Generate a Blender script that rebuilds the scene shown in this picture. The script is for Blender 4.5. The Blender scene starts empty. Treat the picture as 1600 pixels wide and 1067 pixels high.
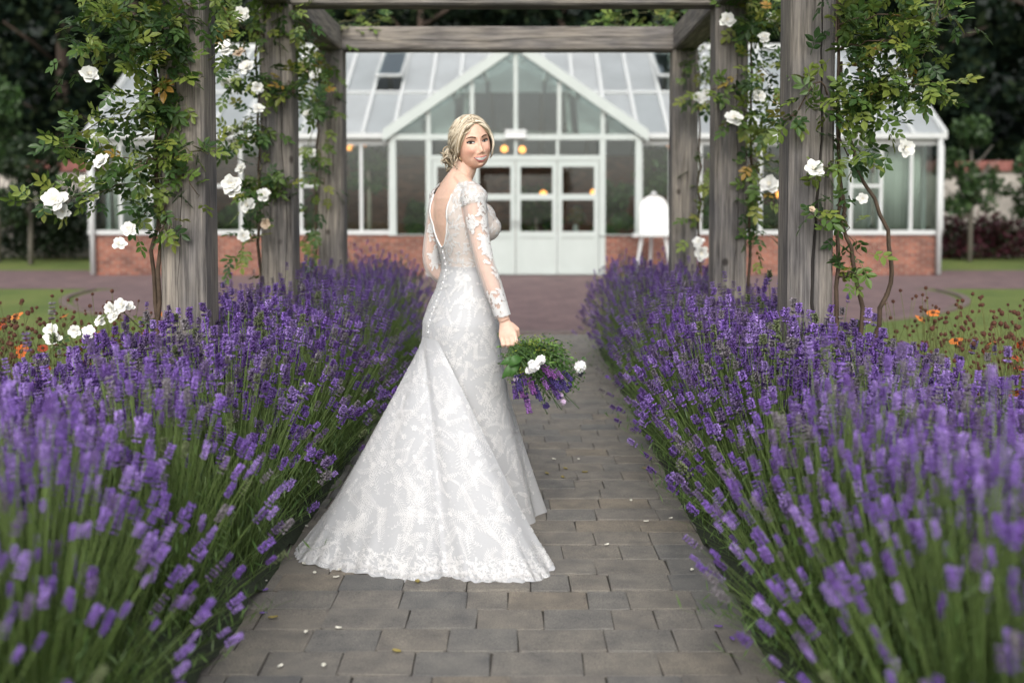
import bpy, bmesh, math, random
import numpy as np
from mathutils import Vector, Matrix, Quaternion
from mathutils.bvhtree import BVHTree

random.seed(7); RNG = np.random.default_rng(7)
SC = bpy.context.scene
COL = SC.collection
PI = math.pi
R = math.radians

# ------------------------------------------------------------------ camera
CAM_H = 1.34; FPX = 1600.0; PITCH = R(2.5); VPX = 815.0; HOR = 328.0
cam_d = bpy.data.cameras.new('camera'); cam = bpy.data.objects.new('camera', cam_d); COL.objects.link(cam)
cam.location = (0, 0, CAM_H); cam.rotation_euler = (PI/2 - PITCH, 0, 0)
cam_d.sensor_width = 36; cam_d.lens = 36.0*FPX/1600
SHY = (HOR - 533.5 + FPX*math.tan(PITCH))/1600
cam_d.shift_x = -(VPX-800)/1600; cam_d.shift_y = SHY
cam_d.clip_start = 0.05; cam_d.clip_end = 500
cam_d.dof.use_dof = True; cam_d.dof.focus_distance = 4.2; cam_d.dof.aperture_fstop = 1.45
cam_d.dof.aperture_blades = 9
SC.camera = cam

# ------------------------------------------------------------------ world, sun, exposure
w = bpy.data.worlds.new('World'); SC.world = w; w.use_nodes = True
nt = w.node_tree; nt.nodes.clear()
out = nt.nodes.new('ShaderNodeOutputWorld'); bg = nt.nodes.new('ShaderNodeBackground')
sky = nt.nodes.new('ShaderNodeTexSky'); sky.sky_type = 'NISHITA'; sky.sun_disc = False
SUN_EL, SUN_AZ = R(38), R(184)      # azimuth measured clockwise from +Y: behind the camera, to the left
sky.sun_elevation = SUN_EL; sky.sun_rotation = SUN_AZ; sky.air_density = 1.0; sky.dust_density = 4.0; sky.ozone_density = 1.0
hs = nt.nodes.new('ShaderNodeHueSaturation'); hs.inputs['Saturation'].default_value = 0.30
nt.links.new(sky.outputs[0], hs.inputs['Color']); nt.links.new(hs.outputs[0], bg.inputs[0])
bg.inputs[1].default_value = 0.15
nt.links.new(bg.outputs[0], out.inputs[0])
sl = bpy.data.lights.new('sun', 'SUN'); sun = bpy.data.objects.new('sun', sl); COL.objects.link(sun)
sl.energy = 0.7; sl.angle = R(35); sl.color = (1.0, 0.95, 0.88)
sd = Vector((math.sin(SUN_AZ)*math.cos(SUN_EL), math.cos(SUN_AZ)*math.cos(SUN_EL), math.sin(SUN_EL)))
sun.rotation_euler = sd.to_track_quat('Z', 'Y').to_euler()
SC.view_settings.view_transform = 'Standard'; SC.view_settings.look = 'None'
SC.view_settings.gamma = 1; SC.view_settings.use_curve_mapping = False
SC.view_settings.exposure = 0.60
SC.cycles.use_denoising = True
SC.cycles.max_bounces = 8; SC.cycles.transparent_max_bounces = 24

# ------------------------------------------------------------------ helpers
def at(px, py, Y):
    """world point on the plane y=Y that a pixel of the 1600x1067 photograph shows (used for measuring)"""
    xc = (px-VPX)/FPX; yc = -(py-(533.5+SHY*1600))/FPX
    cp, sp = math.cos(PITCH), math.sin(PITCH)
    d = Vector((xc, yc*sp+cp, yc*cp-sp))
    k = Y/d.y
    return Vector((d.x*k, Y, CAM_H+d.z*k))

def tag(o, label=None, cat=None, group=None, kind=None):
    if label: o['label'] = label
    if cat: o['category'] = cat
    if group: o['group'] = group
    if kind: o['kind'] = kind
    return o

def empty(name, loc, label=None, cat=None, group=None):
    o = bpy.data.objects.new(name, None); COL.objects.link(o); o.location = loc
    o.empty_display_size = 0.1
    return tag(o, label, cat, group)

def chain_loc(p):
    v = Vector((0, 0, 0))
    while p is not None:
        v += p.location; p = p.parent
    return v

def link(name, me, parent=None, mat=None, loc=None, rot=None, scale=None):
    """link a mesh; coordinates are world coordinates, also below a parent Empty"""
    o = bpy.data.objects.new(name, me); COL.objects.link(o)
    if mat is not None and len(me.materials) == 0: me.materials.append(mat)
    if loc is not None: o.location = loc
    if rot is not None:
        if isinstance(rot, Quaternion): o.rotation_mode = 'QUATERNION'; o.rotation_quaternion = rot
        else: o.rotation_euler = rot
    if scale is not None: o.scale = scale
    if parent is not None:
        o.parent = parent
        root = parent
        while root.parent is not None: root = root.parent
        if root.type == 'EMPTY' and parent is root:
            o.matrix_parent_inverse = Matrix.Translation(-root.location)
        elif parent is not root:      # sub-part: undo the parent's own placement
            o.matrix_parent_inverse = parent.matrix_basis.inverted()
    return o

class MB:
    def __init__(s): s.v = []; s.f = []
    def box(s, x0, x1, y0, y1, z0, z1):
        n = len(s.v)
        s.v += [(x0,y0,z0),(x1,y0,z0),(x1,y1,z0),(x0,y1,z0),(x0,y0,z1),(x1,y0,z1),(x1,y1,z1),(x0,y1,z1)]
        s.f += [(n,n+3,n+2,n+1),(n+4,n+5,n+6,n+7),(n,n+1,n+5,n+4),(n+1,n+2,n+6,n+5),(n+2,n+3,n+7,n+6),(n+3,n,n+4,n+7)]
        return s
    def poly(s, pts):
        n = len(s.v); s.v += [tuple(p) for p in pts]; s.f.append(tuple(range(n, n+len(pts)))); return s
    def prism(s, pts, off):
        """closed prism: polygon pts swept by vector off"""
        n = len(s.v); k = len(pts); off = Vector(off)
        s.v += [tuple(p) for p in pts] + [tuple(Vector(p)+off) for p in pts]
        s.f.append(tuple(range(n+k-1, n-1, -1))); s.f.append(tuple(range(n+k, n+2*k)))
        for i in range(k): j = (i+1) % k; s.f.append((n+i, n+j, n+k+j, n+k+i))
        return s
    def tube(s, pts, rad, n=6, cap=True):
        pts = [Vector(p) for p in pts]; m = len(pts)
        if not hasattr(rad, '__len__'): rad = [rad]*m
        base = len(s.v); up = None
        for i, p in enumerate(pts):
            t = (pts[min(i+1, m-1)]-pts[max(i-1, 0)]).normalized()
            if up is None:
                up = Vector((0, 0, 1)) if abs(t.z) < .9 else Vector((0, 1, 0))
            a = t.cross(up).normalized(); b = a.cross(t).normalized(); up = b
            r = rad[i]
            ra, rb = (r if hasattr(r, '__len__') else (r, r))
            for k in range(n):
                an = 2*PI*k/n
                s.v.append(tuple(p + a*(math.cos(an)*ra) + b*(math.sin(an)*rb)))
        for i in range(m-1):
            for k in range(n):
                k2 = (k+1) % n
                s.f.append((base+i*n+k, base+i*n+k2, base+(i+1)*n+k2, base+(i+1)*n+k))
        if cap:
            s.f.append(tuple(base+k for k in range(n-1, -1, -1)))
            s.f.append(tuple(base+(m-1)*n+k for k in range(n)))
        return s
    def rings(s, rings, cap=True):
        base = len(s.v); n = len(rings[0]); m = len(rings)
        for r in rings: s.v += [tuple(p) for p in r]
        for i in range(m-1):
            for k in range(n):
                k2 = (k+1) % n
                s.f.append((base+i*n+k, base+i*n+k2, base+(i+1)*n+k2, base+(i+1)*n+k))
        if cap:
            s.f.append(tuple(base+k for k in range(n-1, -1, -1)))
            s.f.append(tuple(base+(m-1)*n+k for k in range(n)))
        return s
    def ball(s, c, r, nu=10, nv=7, rough=0):
        c = Vector(c); r = r if hasattr(r, '__len__') else (r, r, r)
        rings = []
        for j in range(nv+1):
            th = PI*(j+.02)/(nv+.04)
            rings.append([c+Vector((r[0]*math.sin(th)*math.cos(2*PI*k/nu), r[1]*math.sin(th)*math.sin(2*PI*k/nu), -r[2]*math.cos(th)))*(1+rough*random.uniform(-1, 1)) for k in range(nu)])
        return s.rings(rings)
    def mesh(s, name, smooth=False, fix=True):
        me = bpy.data.meshes.new(name); me.from_pydata(s.v, [], s.f)
        if fix:
            bm = bmesh.new(); bm.from_mesh(me); bmesh.ops.recalc_face_normals(bm, faces=bm.faces); bm.to_mesh(me); bm.free()
        if smooth: me.shade_smooth()
        return me
    def build(s, name, mat, parent=None, smooth=False, bevel=0, fix=True):
        me = s.mesh(name, False, fix)
        if bevel:
            bm = bmesh.new(); bm.from_mesh(me)
            bmesh.ops.bevel(bm, geom=list(bm.edges), offset=bevel, segments=1, affect='EDGES', profile=.5)
            bm.to_mesh(me); bm.free()
        if smooth: me.shade_smooth()
        return link(name, me, parent, mat)

def mesh_np(name, V, F, col=None, smooth=False):
    """fast mesh from arrays: V (n,3), F (m,k), col (n,3) per-vertex colour"""
    V = np.ascontiguousarray(V, np.float32); F = np.ascontiguousarray(F, np.int32)
    me = bpy.data.meshes.new(name)
    m, k = F.shape
    me.vertices.add(len(V)); me.vertices.foreach_set('co', V.ravel())
    me.loops.add(m*k); me.loops.foreach_set('vertex_index', F.ravel())
    me.polygons.add(m); me.polygons.foreach_set('loop_start', np.arange(0, m*k, k, dtype=np.int32))
    me.update(calc_edges=True)
    if col is not None:
        a = me.attributes.new('col', 'FLOAT_COLOR', 'POINT')
        c4 = np.ones((len(V), 4), np.float32); c4[:, :3] = col
        a.data.foreach_set('color', c4.ravel())
    if smooth: me.shade_smooth()
    return me

def batch(TV, TF, M, T):
    """template (TV,TF) repeated with matrices M (N,3,3) and offsets T (N,3)"""
    N = len(T); n = len(TV)
    V = np.einsum('nij,kj->nki', M, TV) + T[:, None, :]
    F = TF[None, :, :] + (np.arange(N)*n)[:, None, None]
    return V.reshape(-1, 3), F.reshape(-1, TF.shape[1])

def frames(Z, spin=None):
    """rotation matrices whose third column is Z (N,3)"""
    Z = Z/np.linalg.norm(Z, axis=1, keepdims=True)
    N = len(Z)
    h = np.where(np.abs(Z[:, 2:3]) < .9, np.array([[0, 0, 1.]]), np.array([[1., 0, 0]]))
    X = np.cross(h, Z); X /= np.linalg.norm(X, axis=1, keepdims=True)
    Y = np.cross(Z, X)
    a = RNG.uniform(0, 2*PI, N) if spin is None else spin
    c, s = np.cos(a)[:, None], np.sin(a)[:, None]
    return np.stack([X*c+Y*s, -X*s+Y*c, Z], axis=2)

def spline(pts, n, closed=False):
    P = [np.array(p, float) for p in pts]; m = len(P); outp = []
    segs = m if closed else m-1
    for q in range(n):
        t = q*segs/(n if closed else n-1)
        i = min(int(t), segs-1); u = t-i
        if closed: a, b, c, d = P[(i-1) % m], P[i % m], P[(i+1) % m], P[(i+2) % m]
        else: a, b, c, d = P[max(i-1, 0)], P[i], P[i+1], P[min(i+2, m-1)]
        outp.append(.5*((2*b)+(-a+c)*u+(2*a-5*b+4*c-d)*u*u+(-a+3*b-3*c+d)*u**3))
    return np.array(outp)

def sm(a, b, x):
    t = np.clip((x-a)/(b-a), 0, 1); return t*t*(3-2*t)

# ------------------------------------------------------------------ materials
def newmat(name):
    m = bpy.data.materials.new(name); m.use_nodes = True
    t = m.node_tree; b = t.nodes['Principled BSDF']; return m, t, b
def N(t, kind, **kw):
    n = t.nodes.new(kind)
    for k, v in kw.items():
        if k in n.inputs: n.inputs[k].default_value = v
        else: setattr(n, k, v)
    return n
def ramp(t, fac, stops):
    r = t.nodes.new('ShaderNodeValToRGB'); e = r.color_ramp.elements
    while len(e) < len(stops): e.new(.5)
    for x, (p, c) in zip(e, stops): x.position = p; x.color = (*c, 1)
    t.links.new(fac, r.inputs[0]); return r.outputs[0]
def mix(t, fac, a, b, mode='MIX'):
    m = t.nodes.new('ShaderNodeMix'); m.data_type = 'RGBA'; m.blend_type = mode
    for sock, val in ((m.inputs[0], fac), (m.inputs[6], a), (m.inputs[7], b)):
        if hasattr(val, 'links') or hasattr(val, 'is_output'): t.links.new(val, sock)
        elif hasattr(val, '__len__'): sock.default_value = (*val, 1)
        else: sock.default_value = val
    return m.outputs[2]
def bump(t, b, h, strength=.3, dist=.01):
    n = N(t, 'ShaderNodeBump'); n.inputs['Strength'].default_value = strength; n.inputs['Distance'].default_value = dist
    t.links.new(h, n.inputs['Height']); t.links.new(n.outputs[0], b.inputs['Normal'])
def coords(t, scale=(1, 1, 1), kind='Object'):
    c = N(t, 'ShaderNodeTexCoord'); m = N(t, 'ShaderNodeMapping'); m.inputs['Scale'].default_value = scale
    t.links.new(c.outputs[kind], m.inputs[0]); return m.outputs[0]
def worldpos(t, scale=(1, 1, 1)):
    c = N(t, 'ShaderNodeNewGeometry'); m = N(t, 'ShaderNodeMapping'); m.inputs['Scale'].default_value = scale
    t.links.new(c.outputs['Position'], m.inputs[0]); return m.outputs[0]
def noise(t, vec, scale, detail=4, rough=.6):
    n = N(t, 'ShaderNodeTexNoise'); n.inputs['Scale'].default_value = scale; n.inputs['Detail'].default_value = detail; n.inputs['Roughness'].default_value = rough
    t.links.new(vec, n.inputs['Vector']); return n.outputs['Fac']

def simple(name, c, rough=.6, var=.15, nscale=8, bmp=0, metal=0, spec=.5):
    m, t, b = newmat(name)
    f = noise(t, worldpos(t), nscale)
    lo = tuple(x*(1-var) for x in c); hi = tuple(min(1, x*(1+var)) for x in c)
    t.links.new(ramp(t, f, [(.3, lo), (.7, hi)]), b.inputs['Base Color'])
    b.inputs['Roughness'].default_value = rough; b.inputs['Metallic'].default_value = metal
    b.inputs['Specular IOR Level'].default_value = spec
    if bmp: bump(t, b, noise(t, worldpos(t), nscale*4), bmp, .01)
    return m

def leafmat(name, stops, rough=.45, trans=.25, attr=None):
    """foliage: colour picked per object (or read from a per-vertex colour), thin enough to glow when lit from behind"""
    m, t, b = newmat(name)
    if attr:
        a = N(t, 'ShaderNodeAttribute'); a.attribute_name = attr; c = a.outputs['Color']
    else:
        oi = N(t, 'ShaderNodeObjectInfo'); c = ramp(t, oi.outputs['Random'], stops)
    t.links.new(c, b.inputs['Base Color']); b.inputs['Roughness'].default_value = rough
    b.inputs['Specular IOR Level'].default_value = .4
    if trans:
        tr = N(t, 'ShaderNodeBsdfTranslucent'); t.links.new(c, tr.inputs['Color'])
        ms = N(t, 'ShaderNodeMixShader'); ms.inputs[0].default_value = trans
        t.links.new(b.outputs[0], ms.inputs[1]); t.links.new(tr.outputs[0], ms.inputs[2])
        t.links.new(ms.outputs[0], t.nodes['Material Output'].inputs[0])
    return m

M = {}
M['leaf_attr'] = leafmat('foliage', None, attr='col')
M['petal_attr'] = leafmat('petals', None, rough=.6, trans=.2, attr='col')
M['dark_leaf'] = leafmat('dark foliage', None, rough=.9, trans=.05, attr='col'); M['dark_leaf'].node_tree.nodes['Principled BSDF'].inputs['Specular IOR Level'].default_value = .08
M['rose_leaf'] = leafmat('rose leaf', [(0, (.028, .065, .018)), (.3, (.055, .115, .026)), (.55, (.11, .18, .036)), (.8, (.19, .25, .05)), (.97, (.22, .24, .045)), (1, (.36, .2, .04))], rough=.38)
M['white_paint'] = simple('white paint', (.52, .54, .535), .45, .04, 3)
M['grey_paint'] = simple('pale grey green paint', (.43, .475, .455), .45, .04, 3)
M['bark'] = simple('bark', (.09, .065, .05), .9, .4, 20, .6)
M['soil'] = simple('soil', (.05, .04, .03), .95, .4, 20, .6)

def wood_mat():
    m, t, b = newmat('weathered oak')
    uv = N(t, 'ShaderNodeAttribute'); uv.attribute_name = 'grain'      # (across, across, along) of every piece
    mp = N(t, 'ShaderNodeMapping'); mp.inputs['Scale'].default_value = (1, 1, .045); t.links.new(uv.outputs['Vector'], mp.inputs[0])
    g1 = noise(t, mp.outputs[0], 75, 6, .65)
    mp2 = N(t, 'ShaderNodeMapping'); mp2.inputs['Scale'].default_value = (1, 1, .3); t.links.new(uv.outputs['Vector'], mp2.inputs[0])
    g2 = noise(t, mp2.outputs[0], 6, 3)
    base = ramp(t, g1, [(.30, (.05, .046, .043)), (.40, (.135, .127, .118)), (.55, (.235, .222, .205)), (.72, (.36, .335, .30))])
    tint = ramp(t, g2, [(.35, (.62, .62, .66)), (.65, (1.14, 1.08, 1.0))])
    c = mix(t, 1.0, base, tint, 'MULTIPLY')
    vo = N(t, 'ShaderNodeTexVoronoi'); vo.inputs['Scale'].default_value = 4.2; vo.inputs['Randomness'].default_value = 1
    mp3 = N(t, 'ShaderNodeMapping'); mp3.inputs['Scale'].default_value = (1, 1, .8); t.links.new(uv.outputs['Vector'], mp3.inputs[0]); t.links.new(mp3.outputs[0], vo.inputs['Vector'])
    k = ramp(t, vo.outputs['Distance'], [(.05, (.18, .16, .15)), (.11, (1, 1, 1))])
    c = mix(t, .85, c, k, 'MULTIPLY')
    t.links.new(c, b.inputs['Base Color']); b.inputs['Roughness'].default_value = .85
    b.inputs['Specular IOR Level'].default_value = .25
    bump(t, b, g1, .55, .006)
    return m
M['wood'] = wood_mat()

def brick_path_mat():
    m, t, b = newmat('tumbled paving block')
    oi = N(t, 'ShaderNodeObjectInfo')
    rc = ramp(t, oi.outputs['Random'], [(0, (.172, .174, .174)), (.3, (.204, .199, .190)), (.55, (.222, .208, .188)), (.8, (.212, .203, .191)), (1, (.238, .214, .182))])
    wp = worldpos(t)
    n1 = noise(t, wp, 330, 3, .7); n2 = noise(t, wp, 9, 4)
    sp = ramp(t, n1, [(.33, (.35, .35, .36)), (.5, (.95, .95, .95)), (.68, (1.55, 1.5, 1.42))])
    c = mix(t, .8, rc, sp, 'MULTIPLY')
    c = mix(t, 1, c, ramp(t, n2, [(.3, (.72, .72, .73)), (.7, (1.18, 1.15, 1.08))]), 'MULTIPLY')
    t.links.new(c, b.inputs['Base Color']); b.inputs['Roughness'].default_value = .85; b.inputs['Specular IOR Level'].default_value = .3
    bump(t, b, n1, .5, .003)
    return m
M['paver'] = brick_path_mat()

def brickwork(name, c1, c2, mortar, bw, rh, ms, plane='XZ', rot=0):
    m, t, b = newmat(name)
    g = N(t, 'ShaderNodeNewGeometry'); sx = N(t, 'ShaderNodeSeparateXYZ'); t.links.new(g.outputs['Position'], sx.inputs[0])
    cb = N(t, 'ShaderNodeCombineXYZ')
    if plane == 'XZ':
        ad = N(t, 'ShaderNodeMath', operation='ADD'); t.links.new(sx.outputs[0], ad.inputs[0]); t.links.new(sx.outputs[1], ad.inputs[1])
        t.links.new(ad.outputs[0], cb.inputs[0]); t.links.new(sx.outputs[2], cb.inputs[1])
    else: t.links.new(sx.outputs[0], cb.inputs[0]); t.links.new(sx.outputs[1], cb.inputs[1])
    br = N(t, 'ShaderNodeTexBrick'); t.links.new(cb.outputs[0], br.inputs['Vector'])
    br.inputs['Color1'].default_value = (*c1, 1); br.inputs['Color2'].default_value = (*c2, 1); br.inputs['Mortar'].default_value = (*mortar, 1)
    br.inputs['Scale'].default_value = 1; br.inputs['Brick Width'].default_value = bw; br.inputs['Row Height'].default_value = rh; br.inputs['Mortar Size'].default_value = ms
    n = noise(t, g.outputs['Position'], 2.2, 6, .7)
    c = mix(t, 1, br.outputs[0], ramp(t, n, [(.3, (.6, .6, .62)), (.7, (1.25, 1.2, 1.15))]), 'MULTIPLY')
    t.links.new(c, b.inputs['Base Color']); b.inputs['Roughness'].default_value = .9
    bump(t, b, br.outputs['Fac'], -.4, .01)
    return m
M['red_brick'] = brickwork('red brickwork', (.14, .045, .032), (.30, .105, .066), (.26, .205, .17), .225, .075, .01)
M['plaza'] = brickwork('plum brick paving', (.145, .095, .098), (.185, .122, .122), (.115, .088, .086), .21, .105, .004, 'XY')

def lawn_mat():
    m, t, b = newmat('lawn grass')
    wp = worldpos(t)
    n = noise(t, wp, .7, 6, .7); n2 = noise(t, wp, 60, 3)
    c = ramp(t, n, [(.3, (.08, .13, .026)), (.55, (.14, .19, .042)), (.75, (.21, .215, .065))])
    c = mix(t, 1, c, ramp(t, n2, [(.3, (.55, .6, .5)), (.7, (1.35, 1.3, 1.2))]), 'MULTIPLY')
    t.links.new(c, b.inputs['Base Color']); b.inputs['Roughness'].default_value = .9; bump(t, b, n2, .8, .03)
    return m
M['lawn'] = lawn_mat()

def glass_mat(name, tint=(.9, .95, .93), refl=.12, rough=.02):
    m, t, b = newmat(name)
    tr = N(t, 'ShaderNodeBsdfTransparent'); tr.inputs[0].default_value = (*tint, 1)
    gl = N(t, 'ShaderNodeBsdfGlossy'); gl.inputs['Roughness'].default_value = rough; gl.inputs['Color'].default_value = (.95, .97, 1, 1)
    fr = N(t, 'ShaderNodeFresnel'); fr.inputs[0].default_value = 1.5
    ad = N(t, 'ShaderNodeMath', operation='MULTIPLY_ADD'); t.links.new(fr.outputs[0], ad.inputs[0]); ad.inputs[1].default_value = .7; ad.inputs[2].default_value = refl-.05
    ms = N(t, 'ShaderNodeMixShader'); t.links.new(ad.outputs[0], ms.inputs[0]); t.links.new(tr.outputs[0], ms.inputs[1]); t.links.new(gl.outputs[0], ms.inputs[2])
    t.links.new(ms.outputs[0], t.nodes['Material Output'].inputs[0])
    return m
M['glass'] = glass_mat('window glass', (.86, .91, .88), .05)

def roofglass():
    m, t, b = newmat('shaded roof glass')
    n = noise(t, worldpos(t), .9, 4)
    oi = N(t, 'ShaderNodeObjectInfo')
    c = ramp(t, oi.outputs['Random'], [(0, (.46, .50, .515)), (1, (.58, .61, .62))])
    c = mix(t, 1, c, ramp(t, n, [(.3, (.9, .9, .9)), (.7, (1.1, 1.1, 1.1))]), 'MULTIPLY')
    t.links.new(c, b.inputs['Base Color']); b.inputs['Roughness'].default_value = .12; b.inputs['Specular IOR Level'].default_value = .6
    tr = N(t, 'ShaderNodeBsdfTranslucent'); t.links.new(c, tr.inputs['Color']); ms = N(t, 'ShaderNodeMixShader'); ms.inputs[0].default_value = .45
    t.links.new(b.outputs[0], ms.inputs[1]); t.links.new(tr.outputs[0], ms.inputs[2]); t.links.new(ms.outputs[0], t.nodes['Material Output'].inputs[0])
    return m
M['roof_glass'] = roofglass()

def emit(name, c, s):
    m, t, b = newmat(name); b.inputs['Base Color'].default_value = (*c, 1)
    b.inputs['Emission Color'].default_value = (*c, 1); b.inputs['Emission Strength'].default_value = s
    return m
M['bulb'] = emit('warm bulb glass', (1.0, .36, .075), 2.4)
# ================================================================== THE SETTING
def sheet(name, pts, z, mat, kind='structure'):
    o = MB().poly([(x, y, z) for x, y in pts]).build(name, mat, fix=False)
    return tag(o, kind=kind)
sheet('lawn', [(-150, -60), (150, -60), (150, 200), (-150, 200)], 0.0, M['lawn'])
PCX = -.10                                            # middle of path and pergola
# plum brick terrace in front of the greenhouse: a band across plus the round apron where the path ends
tp = [(-40, 17.3), (-6.75, 17.3)]
tp += [(PCX-6.9*math.cos(a), 17.0-5.95*math.sin(a)) for a in np.linspace(.0, PI, 48)]
tp += [(6.6, 17.3), (40, 17.3), (40, 22.6), (-40, 22.6)]
sheet('terrace_paving', tp, .004, M['plaza'])
# pale edging along the curve
e = MB(); cv = [(PCX-6.98*math.cos(a), 17.0-6.03*math.sin(a)) for a in np.linspace(.0, PI, 60)]
for (x0, y0), (x1, y1) in zip(cv[:-1], cv[1:]):
    ox, oy = (x0-PCX)*.015, (y0-17)*.015
    e.prism([(x0, y0, 0), (x1, y1, 0), (x1+ox, y1+oy, 0), (x0+ox, y0+oy, 0)], (0, 0, .03))
tag(e.build('kerb', simple('edging stone', (.15, .11, .10), .9)), kind='structure')
# beds and path bed
for nm, x0, x1 in (('soil_bed_left', -2.75, -.90), ('soil_bed_right', .72, 2.55)):
    sheet(nm, [(x0, .2), (x1, .2), (x1, 9.75), (x0, 9.75)], .003, M['soil'])
path = sheet('path', [(PCX-.95, .2), (PCX+.95, .2), (PCX+.95, 11.2), (PCX-.95, 11.2)], .007, simple('jointing sand', (.045, .04, .034), .95, .4, 30))

# tumbled paving blocks: each a piece of its own
def block_mesh(i):
    rr = random.Random(i); bm = bmesh.new()
    n = 5; pts = []
    bmesh.ops.create_cube(bm, size=1)
    bmesh.ops.bevel(bm, geom=[e for e in bm.edges if abs(e.verts[0].co.z-e.verts[1].co.z) > .5], offset=.035, segments=1, affect='EDGES')
    top = [e for e in bm.edges if all(v.co.z > .4 for v in e.verts)]
    bmesh.ops.bevel(bm, geom=top, offset=.028, segments=1, affect='EDGES')
    for v in bm.verts:
        v.co.x += rr.uniform(-.014, .014); v.co.y += rr.uniform(-.02, .02)
        if v.co.z > .4: v.co.z += rr.uniform(-.025, .025)
    me = bpy.data.meshes.new('paving_block'); bm.to_mesh(me); bm.free(); me.materials.append(M['paver']); return me
BLK = [block_mesh(i) for i in range(6)]
blocks = []
y = 2.05; row = 0
while y < 11.1:
    dy = .163; x = PCX-.95-random.uniform(0, .1)
    while x < PCX+.93:
        wd = random.choice([.14, .215, .215, .225, .225, .27])
        x1 = min(x+wd, PCX+.96)
        if x1-x > .05: blocks.append((x+(x1-x)/2, y+dy/2, x1-x-.004, dy-.004))
        x = x1
    y += dy; row += 1
blocks.sort(key=lambda q: q[1])
stuffv, stufff = [], []
for i, (x, y, sx_, sy_) in enumerate(blocks):
    dz = random.uniform(-.003, .003)
    if i < 300:
        o = link('paving_block', random.choice(BLK), path, None, (x, y, -.010+dz), (random.uniform(-.008, .008), random.uniform(-.008, .008), random.uniform(-.006, .006)), (sx_, sy_, .05))
    else:
        me = random.choice(BLK); n = len(stuffv)
        stuffv += [(x+v.co.x*sx_, y+v.co.y*sy_, -.010+dz+v.co.z*.05) for v in me.vertices]
        stufff += [tuple(n+k for k in p.vertices) for p in me.polygons]
me = bpy.data.meshes.new('paving_blocks_beyond'); me.from_pydata(stuffv, [], stufff)
tag(link('paving_blocks_beyond', me, path, M['paver']), kind='stuff')

# ================================================================== BACKGROUND
def leaf_cloud(n, shape, size, cols, up=.3):
    """n small two-sided leaf faces; shape(n)->positions (n,3)"""
    P = shape(n)
    TV = np.array([(-.5, 0, 0), (0, -.28, .05), (.5, 0, 0), (0, .28, .05)]); TF = np.array([(0, 1, 2), (0, 2, 3)])
    Z = RNG.normal(0, 1, (len(P), 3)); Z[:, 2] += up
    Mx = frames(Z)*(size*RNG.uniform(.6, 1.3, len(P)))[:, None, None]
    V, F = batch(TV, TF, Mx, P)
    c = np.array(cols)[RNG.integers(0, len(cols), len(P))]*RNG.uniform(.7, 1.3, (len(P), 1))
    return V, F, np.repeat(c, 4, axis=0)

def clump_shape(clumps):
    C = np.array([c[:3] for c in clumps]); Rr = np.array([c[3] for c in clumps]); pr = Rr**2/np.sum(Rr**2)
    def f(n):
        k = RNG.choice(len(C), n, p=pr)
        d = RNG.normal(0, 1, (n, 3)); d /= np.linalg.norm(d, axis=1, keepdims=True)
        r = RNG.uniform(.45, 1.05, (n, 1))
        return C[k] + d*r*Rr[k][:, None]*np.array([[1, 1, .8]])
    return f

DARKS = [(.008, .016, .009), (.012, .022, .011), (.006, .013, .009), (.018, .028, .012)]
def wood_tree_mesh(seed, H, conifer):
    rr = random.Random(seed); cl = []
    if conifer:
        for i in range(60):
            z = rr.uniform(.06, 1)*H; r = (1.02-z/H)*H*.24+.3; a = rr.uniform(0, 2*PI); q = r*math.sqrt(rr.random())
            cl.append((q*math.cos(a), q*math.sin(a), z, .35+.55*(1-z/H)))
    else:
        for i in range(48):
            z = rr.uniform(.1, 1)*H; r = H*.30*math.sqrt(max(.05, 1-((z/H-.55)/.5)**2)); a = rr.uniform(0, 2*PI); q = r*math.sqrt(rr.random())
            cl.append((q*math.cos(a), q*math.sin(a), z, rr.uniform(.6, 1.3)))
    V, F, c = leaf_cloud(9000, clump_shape(cl), .34, DARKS)
    cm = mesh_np('crown', V, F, c); cm.materials.append(M['dark_leaf'])
    tm = MB().tube([(0, 0, 0), (.05, 0, H*.3), (0, .05, H*.6), (0, 0, H*.9)], [.28, .2, .13, .03], 8)
    for i in range(8):
        a = rr.uniform(0, 2*PI); z = rr.uniform(.25, .75)*H
        tm.tube([(0, 0, z), (math.cos(a)*H*.1, math.sin(a)*H*.1, z+H*.05), (math.cos(a)*H*.18, math.sin(a)*H*.18, z+H*.08)], [.09, .06, .02], 5)
    t_ = tm.mesh('trunk', True); t_.materials.append(M['bark'])
    return cm, t_
wood = [wood_tree_mesh(1, 14, False), wood_tree_mesh(2, 15, True), wood_tree_mesh(3, 13, False)]
hill = MB()
nx, ny = 30, 8
hv = [(-90+180*i/nx, 44+40*j/ny, (j/ny)**.7*20+1.2*math.sin(i*1.7+j)) for j in range(ny+1) for i in range(nx+1)]
hill.v = hv; hill.f = [(j*(nx+1)+i, j*(nx+1)+i+1, (j+1)*(nx+1)+i+1, (j+1)*(nx+1)+i) for j in range(ny) for i in range(nx)]
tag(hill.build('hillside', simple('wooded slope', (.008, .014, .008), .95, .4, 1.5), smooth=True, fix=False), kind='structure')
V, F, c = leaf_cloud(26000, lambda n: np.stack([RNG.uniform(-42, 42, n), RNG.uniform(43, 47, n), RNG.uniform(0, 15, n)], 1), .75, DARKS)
me = mesh_np('woodland', V, F, c)
tag(link('woodland', me, None, M['dark_leaf']), 'solid dark wood filling the slope behind the greenhouse', 'wood', kind='stuff')
spots = [(-25, 38), (-20.5, 34.5), (-16, 36), (-12.6, 33.5), (-8, 37), (-3.5, 36), (1.5, 37), (6, 36), (10.3, 34), (14.2, 36), (18, 34), (22.5, 36.5), (27, 37)]
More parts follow.
